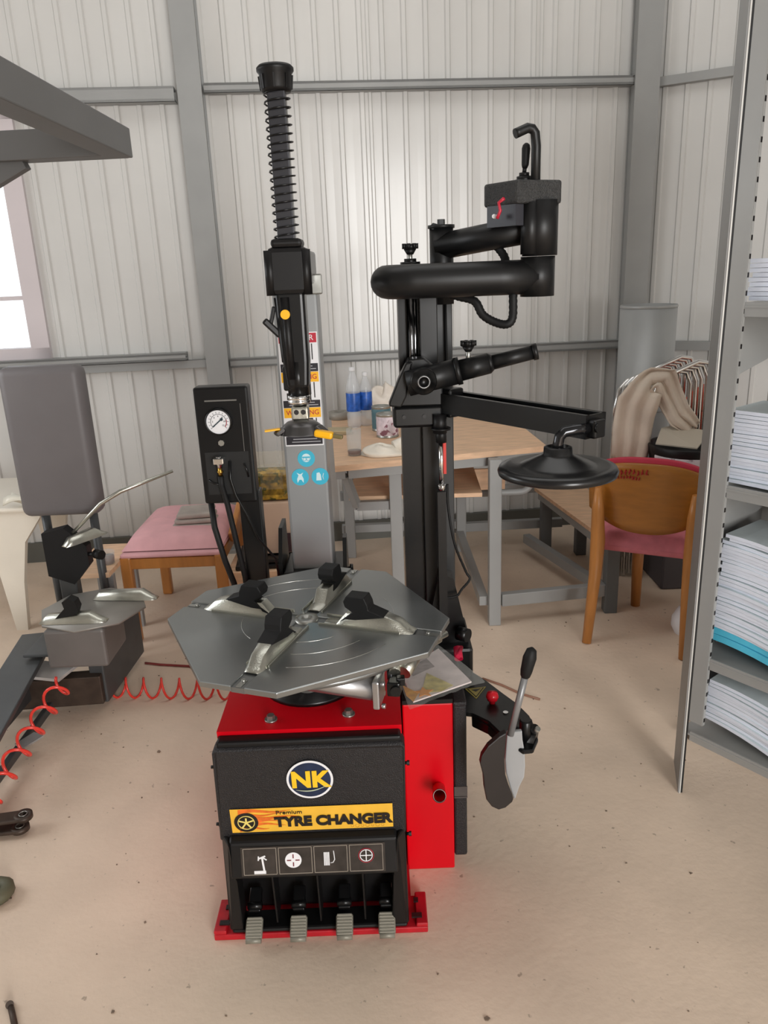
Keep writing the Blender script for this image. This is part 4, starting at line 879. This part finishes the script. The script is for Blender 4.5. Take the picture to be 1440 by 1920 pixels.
for x, y in ((1.062, 3.37), (.93, 4.2), (1.12, 4.15)):
    b = B(); b.bar((x, y, 0), (x, y, .36), .06, .06, .004, upv=(0, 1, 0)); b.make('leg', M('dark_grey_steel', (96, 99, 100), .5), t2)
b = B(); b.bar((.53, 3.30, .115), (1.04, 3.37, .115), .04, .06, .003); b.bar((1.06, 3.4, .09), (.82, 4.2, .09), .04, .05); b.bar((1.02, 3.42, .34), (.90, 4.22, .34), .03, .04); b.make('rail', greym, t2)
# things on the workbench
TZ = .8213
def bottle(x, y, label, s=1):
    t = thing('water_bottle', label, 'bottle', (x, y, TZ), 'water bottles on the workbench')
    b = B(); b.lathe((x, y, TZ), [(0, 0), (.03*s, 0), (.033*s, .01), (.033*s, .07), (.031*s, .08), (.033*s, .09), (.033*s, .19*s), (.024*s, .225*s), (.0125*s, .255*s), (.0125*s, .275*s), (0, .275*s)], 24); b.make('bottle_body', M('pet_plastic', (228, 232, 236), .06, 0, alpha=.35), t)
    b = B(); b.lathe((x, y, TZ), [(.0335*s, .085), (.0340*s, .087), (.0340*s, .178), (.0335*s, .18)], 24); b.make('blue_wrapper', M('blue_wrapper', (42, 92, 178), .35, 0, .35, 40), t)
    b = B(); b.lathe((x, y, TZ+.262*s), [(.0145*s, 0), (.0145*s, .018), (0, .018)], 20); b.make('cap', M('bottle_cap_pale', (224, 224, 226), .4), t)
p = Z(665, 800, TZ); bottle(p.x, p.y, 'taller clear bottle with blue wrapper, nearest grey tower on workbench', 1.12)
p = Z(688, 797, TZ); bottle(p.x, p.y, 'clear bottle with blue wrapper, just right of the taller bottle', 1.0)
p = Z(665, 853, TZ)
glass_cup('drinking_glass', p.x, p.y, TZ, .034, .12, .018, 'tall clear glass with a little dark drink at front of workbench', tea)
def can(px, py, r, h, label, c1):
    p = Z(px, py, TZ); t = thing('paint_can', label, 'can', p, 'paint cans on the workbench')
    b = B(); b.lathe(p, [(0, 0), (r, 0), (r, .004), (r*.98, .006), (r*.98, h-.006), (r, h-.003), (r, h), (r*.9, h), (r*.88, h-.006), (0, h-.006)], 28); b.make('tin', steel, t)
    b = B(); b.lathe(p, [(r*.985, .012), (r*.99, .014), (r*.99, h-.014), (r*.985, h-.012)], 28); b.make('paper_wrapper', c1, t)
    b = B(); b.tube([p+Vector((r*math.cos(a), -r*.75*abs(math.sin(a)), h*.8-r*.5*abs(math.sin(a)))) for a in [PI*i/12 for i in range(13)]], .0015, 5); b.make('wire_handle', steel, t)
can(727, 818, .055, .115, 'white paint can with pink and dark print, half behind the black post', M('can_white_pink', (212, 198, 206), .5, 0, .3, 28, spots=(22, .56, (120, 60, 80), .9)))
can(716, 806, .05, .125, 'teal paint can standing behind the white paint can', M('can_teal', (88, 126, 138), .5, 0, .1, 20))
p = Z(718, 852, TZ); b = B()
def lump(c, sx, sy, sz, seed, rough=.18, n=18):
    rnd = random.Random(seed); ph = [(rnd.uniform(1, 4), rnd.uniform(1, 4), rnd.uniform(0, 6)) for _ in range(6)]
    def fn(u_, v_):
        a = 2*PI*u_; e_ = PI/2*v_; w_ = 1+rough*sum(math.sin(p_[0]*a*1.0//1 if False else round(p_[0])*a+p_[2]+p_[1]*3*v_) for p_ in ph)/3
        return (c[0]+sx*w_*math.cos(a)*math.cos(e_), c[1]+sy*w_*math.sin(a)*math.cos(e_), c[2]+sz*w_*math.sin(e_))
    return fn
polym = M('white_polythene', (228, 220, 206), .35, 0, .06, 15, .8, 30)
b.grid(lump((p.x, p.y, TZ+.001), .10, .07, .045, 3), 36, 12); b.mi = 0; b.tube([(p.x+.05, p.y, TZ+.03), (p.x+.12, p.y+.02, TZ+.05), (p.x+.16, p.y+.02, TZ+.025)], [.03, .035, .02], 12)
tag(b.make('plastic_bag', polym), 'crumpled white plastic bag lying flat at front of workbench', 'bag')
p = Z(725, 790, TZ); b = B(); b.grid(lump((p.x, p.y+.12, TZ+.001), .11, .08, .17, 8, .14), 36, 14)
tag(b.make('plastic_bag', M('milky_polythene', (220, 210, 198), .4, 0, .08, 12, .8, 30)), 'upright bulging translucent bag behind the paint cans', 'bag')
p = Z(637, 785, TZ); t = thing('tape_roll', 'grey tape roll lying flat at back of workbench by the tower', 'tape', p)
b = B(); b.lathe(p, [(.03, 0), (.06, 0), (.06, .04), (.03, .04), (.03, 0)], 28); b.make('tape', M('tape_grey', (150, 145, 136), .4), t)
p = Z(640, 812, TZ); b = B(); b.box((p.x-.02, p.y, TZ+.006), (.15, .1, .01), rz=.1); b.box((p.x-.02, p.y, TZ+.017), (.14, .1, .01), rz=-.12, bev=.002); tag(b.make('notebook', M('khaki_paper', (186, 172, 140), .7, 0, .1, 12)), 'thin khaki notebook on workbench in front of the tape roll', 'book')
# ================================================================== bent-plywood chair
hc = thing('wooden_chair', 'amber plywood chair with rounded back and crimson-pink cushion, seen from behind', 'chair', (1.1, 3.15, 0))
cL, cR = Vector((.885, 3.16, 0)), Vector((1.305, 2.945, 0)); cdir = (cR-cL).normalized(); cf = Vector((-cdir.y, cdir.x, 0))
cw = (cR-cL).length; cm = (cL+cR)/2
def backf(off, wsc=1.0, z0=.50, z1=.815):
    def fn(u_, v_):
        s = (u_-.5)*cw*1.02*wsc; e_ = abs(2*u_-1); top = z1-.055*e_**2.6; bot = z0+.085*e_**2.4
        z = bot+(top-bot)*v_; bow = .05*(1-e_**2)
        p = cm+cdir*s-cf*(bow)+cf*(.10*(1-v_)*.5)+cf*off; return (p.x, p.y, z)
    return fn
b = B(); b.grid(backf(0), 20, 10); o = b.make('backrest', woodc, hc, thick=.012)
b = B(); b.grid(backf(.022, .99, .52, .832), 20, 8); b.make('back_pad', pinkd, hc, thick=.026)
rotp = Matrix.Rotation(math.atan2(cdir.y, cdir.x), 4, 'Z')
b = B()
sc_ = cm+cf*.25
def seatf(u_, v_):
    e_ = (1-abs(2*u_-1)**5)*(1-abs(2*v_-1)**5); p = sc_+cdir*(u_-.5)*.46+cf*(v_-.5)*.46; return (p.x, p.y, .425+.07*max(e_, 0)**.4)
b.grid(seatf, 16, 16); b.box((sc_.x, sc_.y, .413), (.45, .46, .03), rz=math.atan2(cdir.y, cdir.x), bev=.008); b.make('seat', pinkf, hc)
b = B(); b.box((sc_.x, sc_.y, .392), (.34, .30, .02), rz=math.atan2(cdir.y, cdir.x)); b.make('seat_rail', woodl, hc)
for s in (-1, 1):
    pB = cm+cdir*s*(cw/2-.045)
    pts = [pB-cf*.10+cdir*s*.01, pB-cf*.03, pB-cf*.005, pB-cf*.035, pB-cf*.045]; zs = [0, .30, .45, .60, .70]
    b = B(); b.tube([(p.x, p.y, z) for p, z in zip(pts, zs)], [.020, .027, .032, .026, .013], 10); b.make('leg', woodl, hc)
    pf = sc_+cdir*(s*.13+.06)+cf*.10; b = B(); b.tube([(pf.x+cf.x*.03, pf.y+cf.y*.03, 0), (pf.x, pf.y, .41)], [.022, .03], 10); b.make('leg', woodl, hc)
rnd = random.Random(9); b = B()
for row, (z, h_, ua, ub, nn) in enumerate(((.772, .020, .22, .50, 9), (.748, .012, .26, .44, 8))):
    bk = backf(-.0095)
    for k in range(nn):
        u_ = ua+(ub-ua)*k/(nn-1)
        for q_ in range(2):
            du, dz = rnd.uniform(-.008, .008), rnd.uniform(-.3, .3)*h_
            p0 = Vector(bk(u_+du, (z+dz-h_*.45-.5)/.31)); p1 = Vector(bk(u_-du*rnd.uniform(.2, 1), (z+dz+h_*.45-.5)/.31)); b.bar(p0, p1, .0035, .003)
        if rnd.random() < .6: p0 = Vector(bk(u_-.012, (z+rnd.uniform(-.4, .4)*h_-.5)/.31)); p1 = Vector(bk(u_+.012, (z+rnd.uniform(-.4, .4)*h_-.5)/.31)); b.bar(p0, p1, .003, .003)
b.make('worn_red_stamp', M('red_stamp_ink', (168, 30, 34), .5), hc)
# ================================================================== duct, stacked chrome chairs, jacket, tub
b = B(); dcx, dcy = 1.49, 4.32
b.lathe((dcx, dcy, 0), [(.15, 0), (.15, 1.37), (.146, 1.37), (.146, 0)], 40); b.lathe((dcx, dcy, 1.355), [(.151, 0), (.153, .005), (.151, .012)], 40); b.lathe((dcx, dcy, .80), [(.151, 0), (.1535, .004), (.151, .008)], 40)
tag(b.make('metal_duct', M('galvanised_sheet', (170, 172, 172), .45, .2, .05, 5, coat=.2)), 'tall round galvanised metal duct standing upright in the corner', 'duct')
def chromechair(k):
    o = Vector((0.022*k, -.012*k, .012*k))
    t = thing('stacked_chair', ('leftmost', 'second from left', 'middle', 'fourth from left', 'rightmost')[k]+' of the nested chrome tube chairs under the white jacket', 'chair', Vector((1.45, 3.95, 0))+o, 'nested chrome chairs')
    for s in (0, 1):
        q = Vector((-.06+.0*s, .22*s, 0))
        b = B(); b.tube([Vector(p)+o+q for p in ((1.30, 3.8, .0), (1.295, 3.8, .55), (1.30, 3.8, .86), (1.32, 3.8, .96), (1.36, 3.82, 1.0), (1.54, 3.84, 1.07), (1.60, 3.86, 1.06), (1.63, 3.87, 1.0), (1.64, 3.88, .6), (1.66, 3.9, 0))], .011, 10); b.make('tube_frame', chrome, t)
    b = B(); b.bar(Vector((1.26, 3.9, .45))+o, Vector((1.56, 3.98, .45))+o, .2, .012, .003); b.make('seat', M('dark_seat', (70, 62, 66), .5), t)
for k in range(5): chromechair(k)
b = B()
jm = M('off_white_cotton', (218, 204, 188), .85, 0, .08, 10, .3, 120)
def jk(u_, v_):
    # draped over the tubes: left fall, ridge, right sleeve
    path = [U(1165, 870, 3.72), U(1172, 820, 3.72), U(1183, 760, 3.73), U(1200, 728, 3.74), U(1222, 708, 3.76), U(1250, 705, 3.76), U(1262, 735, 3.74), U(1278, 775, 3.72), U(1305, 802, 3.70)]
    wid = [.055, .07, .07, .06, .055, .05, .045, .04, .03]
    s = u_*(len(path)-1); i = min(int(s), len(path)-2); f = s-i
    p = path[i].lerp(path[i+1], f); w_ = (wid[i]*(1-f)+wid[i+1]*f)*1.35
    side = Vector((.75, -.15, -.55)).normalized() if u_ < .5 else Vector((-.8, -.15, -.45)).normalized()
    bl = min(1, max(0, (u_-.4)/.2)); side = (Vector((.8, -.15, -.45))*(1-bl)+Vector((-.75, -.15, -.75))*bl).normalized()
    return p+side*(v_-.35)*w_*2.2+Vector((0, -.012*math.sin(v_*16+u_*3)-.008*math.sin(u_*23), .008*math.sin(v_*11+u_*9)))
b.grid(jk, 40, 16); tag(b.make('white_jacket', jm, thick=.006), 'off-white cotton jacket draped over the stacked chrome chairs', 'jacket')
t = thing('plastic_crate', 'dark crate beneath the round black tub, behind the wooden chair', 'crate', (1.6, 3.7, 0))
b = B(); b.box((1.60, 3.74, .30), (.42, .3, .60), bev=.01); b.box((1.60, 3.62, .60), (.46, .08, .03)); b.make('crate_body', M('dark_crate', (74, 70, 74), .6), t)
t = thing('round_tub', 'round black tub with white printed band and cream folded card on top', 'tub', (1.50, 3.68, .58))
tb = Vector((1.50, 3.66, .62))
b = B(); b.lathe(tb, [(0, 0), (.155, 0), (.175, .02), (.185, .09), (.19, .12), (.185, .125), (.178, .12), (.17, .03), (0, .02)], 40); b.make('tub_body', blackd, t)
b = B(); b.lathe(tb, [(.178, .025), (.1805, .028), (.187, .078), (.184, .082)], 30, a0=PI*1.08, a1=PI*1.85); b.make('paper_band', M('band_white', (206, 200, 204), .5, 0, .2, 25, spots=(18, .6, (120, 100, 110), .8)), t)
b = B(); b.prism([tb+Vector(v) for v in ((-.17, -.02, .126), (-.02, -.15, .126), (.1, .0, .17), (-.03, .1, .19), (-.11, .08, .18))], (0, 0, .006)); b.make('card', M('cream_card', (188, 178, 162), .7), t)
b = B(); b.grid(lump((1.70, 3.95, .86), .11, .07, .11, 21, .12), 28, 10); b.box((1.7, 3.95, .855), (.15, .1, .02))
b.box((1.7, 3.95, .78), (.2, .14, .15), bev=.02)
tag(b.make('orange_bag', M('orange_fabric', (204, 84, 58), .7, 0, .12, 12)), 'orange-red bag behind the steel upright, beside stacked chrome chairs', 'bag')
b = B(); b.box((1.76, 3.98, .35), (.2, .2, .7), bev=.01); tag(b.make('carton_stack', kraft), 'tall plain carton standing under the orange bag', 'box')
p = Z(1290, 1185, 0); t = thing('white_helmet', 'white rounded helmet on floor, peeking out behind the steel upright', 'helmet', p)
b = B(); b.lathe(p, [(.06, 0), (.075, .03), (.074, .07), (.05, .115), (0, .13)], 28); b.make('shell', white, t)
# ================================================================== steel upright and shelf unit
shm = M('shelf_grey_paint', (160, 160, 158), .4, 0, .03, 6)
dE = Vector((.59, -.807, 0)).normalized(); dT = Vector((.807, .59, 0))
t = thing('steel_upright', 'tall narrow grey steel upright panel left of the paper shelves', 'shelf post', (.91, 2.1, 0))
pA, pB = Vector((.937, 2.19, 0)), Vector((.890, 2.03, 0))
b = B(); b.bar((pA.x, pA.y, 1.6), (pB.x, pB.y, 1.6), .004, 3.2); b.make('side_web', M('upright_grey_paint', (142, 143, 143), .4, 0, .04, 6), t)
b = B(); b.bar((pB.x+.003, pB.y-.001, 0), (pB.x+.003, pB.y-.001, 3.2), .004, .003, upv=(0, 1, 0)); b.make('front_edge', M('pale_edge_paint', (195, 194, 190), .4), t)
b = B(); b.bar((pB.x+.0085, pB.y+.002, 0), (pB.x+.0085, pB.y+.002, 3.2), .007, .003, upv=(0, 1, 0)); b.make('gap_shade_strip', rubber, t)  # dark strip standing in for the shaded gap between upright and post
sh = thing('shelf_unit', 'grey slotted steel shelf unit at right holding stacks of printed booklets', 'shelves', (1.2, 2.4, 0))
A = Vector((1.004, 2.335, 0)); Bp = Vector((1.054, 2.267, 0))
b = B(); b.bar((A.x, A.y, 1.68), (Bp.x, Bp.y, 1.68), .004, 3.2); e1 = Bp+dT*.012; b.bar((Bp.x, Bp.y, 1.68), (e1.x, e1.y, 1.68), .003, 3.2)
po = b.make('post', shm, sh)
b = B(); c = Bp+dT*.0062+dE*.0018; b.box((0, 0, 0), (.007, .002, .014), rz=math.atan2(dT.y, dT.x)); o = b.make('slot', inkm, po); me_ = o.data; o0 = Vector(o.location)
o.location = o0 + Vector((c.x, c.y, .1))
for k in range(1, 60):
    o = bpy.data.objects.new('slot', me_); COL.objects.link(o); o.parent = po; o.location = o0 + Vector((c.x, c.y, .1+k*.05))
for lx, ly in ((A+dT*.42).xy, ((Bp+dE*.85+dT*.42)).xy, ((Bp+dE*.85)).xy):
    b = B(); b.bar((lx, ly, 0), (lx, ly, 3.2), .04, .04, upv=(0, 1, 0)); b.make('post', shm, sh)
S0 = A+dT*.012+dE*.01
for z in (.035, .335, .93, 1.475, 2.3):
    b = B(); c = S0+dE*.44+dT*.2; b.box((c.x, c.y, z-.012), (.90, .42, .006), rz=math.atan2(dE.y, dE.x)); c = S0+dE*.47-dT*.005; b.box((c.x, c.y, z-.02), (.88, .006, .04), rz=math.atan2(dE.y, dE.x)); b.make('shelf_board', shm, sh)
b = B(); c = S0+dE*.44+dT*.425; b.box((c.x, c.y, 1.25), (.92, .004, 2.3), rz=math.atan2(dE.y, dE.x)); b.make('back_panel', M('shelf_back_grey', (78, 80, 82), .5), sh)
b = B(); c = S0-dE*.004+dT*.2; b.box((c.x, c.y, .62), (.003, .40, .62), rz=math.atan2(dE.y, dE.x)); b.make('end_panel', shm, sh)
for z in (1.33, .8, .2):
    b = B(); c = S0+dE*.012; p0 = Vector((c.x, c.y, z)); b.prism([p0, p0+dT*.14+Vector((0, 0, .13)), p0+dT*.4+Vector((0, 0, .13)), p0+dT*.4+Vector((0, 0, -.02)), p0+Vector((0, 0, -.10))], dE*.003); b.make('gusset', shm, sh)
b = B(); c = S0+dE*.28+dT*.33; b.box((c.x, c.y, .83), (.3, .1, .16), rz=math.atan2(dE.y, dE.x)); 
tag(b.make('brown_carton', M('brown_card', (150, 118, 98), .7)), 'brown carton at the back of the shelf above the tall booklet stack', 'box')
# booklets
def booklet_mesh(name, w_, d_, h_, sag, cm_):
    b = B(); nu = 6
    def z(u_): return -sag*(u_)**2
    top = [[b.bm.verts.new((w_*i/nu, d_*j, z(i/nu)+h_)) for j in (0, 1)] for i in range(nu+1)]
    bot = [[b.bm.verts.new((w_*i/nu, d_*j, z(i/nu))) for j in (0, 1)] for i in range(nu+1)]
    for i in range(nu):
        for q, m_ in (((top[i][0], top[i+1][0], top[i+1][1], top[i][1]), 1), ((bot[i][0], bot[i][1], bot[i+1][1], bot[i+1][0]), 1), ((bot[i][0], bot[i+1][0], top[i+1][0], top[i][0]), 0), ((bot[i][1], top[i][1], top[i+1][1], bot[i+1][1]), 0)):
            f = b.bm.faces.new(q); f.material_index = m_
    f = b.bm.faces.new((bot[0][0], top[0][0], top[0][1], bot[0][1])); f = b.bm.faces.new((bot[nu][0], bot[nu][1], top[nu][1], top[nu][0]))
    me = bpy.data.meshes.new(name); b.bm.to_mesh(me); b.bm.free(); me.materials.append(paper); me.materials.append(cm_); return me
aE = math.atan2(dE.y, dE.x)
ORD = 'top second third fourth fifth sixth seventh eighth ninth tenth eleventh twelfth thirteenth fourteenth fifteenth sixteenth seventeenth eighteenth nineteenth twentieth'.split()
def nth(k, n):
    return ORD[k]+' booklet from the top' if 0 < k < 20 and k <= n//2 else ORD[n-1-k]+' booklet from the bottom' if n-1-k > 0 else 'bottom booklet'
def stack(origin, z, n, h, sag, label, group, jit, seed, wide=.30, lean=0, toplabel=None):
    rnd = random.Random(seed); me = booklet_mesh('booklet', wide, .21, h-.0012, sag, cover)
    off = 0
    for k in range(n):
        m_ = me
        o = bpy.data.objects.new('booklet', m_); COL.objects.link(o)
        if k % 5 == 0: off = rnd.uniform(-jit, jit)
        p = origin + dE*(off+rnd.uniform(-.009, .009)+(lean*k/n if lean else 0)) + dT*rnd.uniform(-.006, .006)
        o.location = (p.x, p.y, z+k*h); o.rotation_euler = (0, 0, aE+rnd.uniform(-.03, .03))
        if k == n-1 and toplabel: tag(o, toplabel, 'booklet')
        else: tag(o, nth(n-1-k, n)+' '+label, 'booklet', group)
SO = S0+dT*.03+dE*.045
stack(SO+dE*.02, 1.4775, 9, .013, 0, 'of the uppermost pale stack on the steel shelves', 'booklets in the uppermost stack', .01, 1, toplabel='top booklet of the uppermost stack on the steel shelves')
stack(SO+dE*-.012, .9325, 19, .0118, 0, 'of the blue-white stack on the middle shelf', 'booklets on the middle shelf', .006, 2, toplabel='grey-green covered top booklet of the middle shelf stack')
blu = booklet_mesh('booklet', .32, .22, .022, .05, bluec)
blu.materials[0] = bluec
for k in range(2):
    o = bpy.data.objects.new('booklet', blu); COL.objects.link(o); p = SO+dE*(-.004+.01*k); o.location = (p.x, p.y, .3875+.0235*k); o.rotation_euler = (0, 0, aE+.02*k)
    tag(o, ('lower', 'upper')[k]+' of the two bright cyan booklets under the tallest stack', 'booklet', 'cyan booklets')
stack(SO+dE*-.012, .4355, 27, .0122, .05, 'of the tallest sagging stack at right', 'booklets in the tallest stack', .010, 3, .32, .035, toplabel='top booklet of the tallest sagging stack, printed pale cover')
stack(SO+dE*.0, .09, 12, .0125, .05, 'of the lowest stack near the floor', 'booklets in the lowest stack', .012, 4, .32, toplabel='grey-green covered top booklet of the lowest stack')
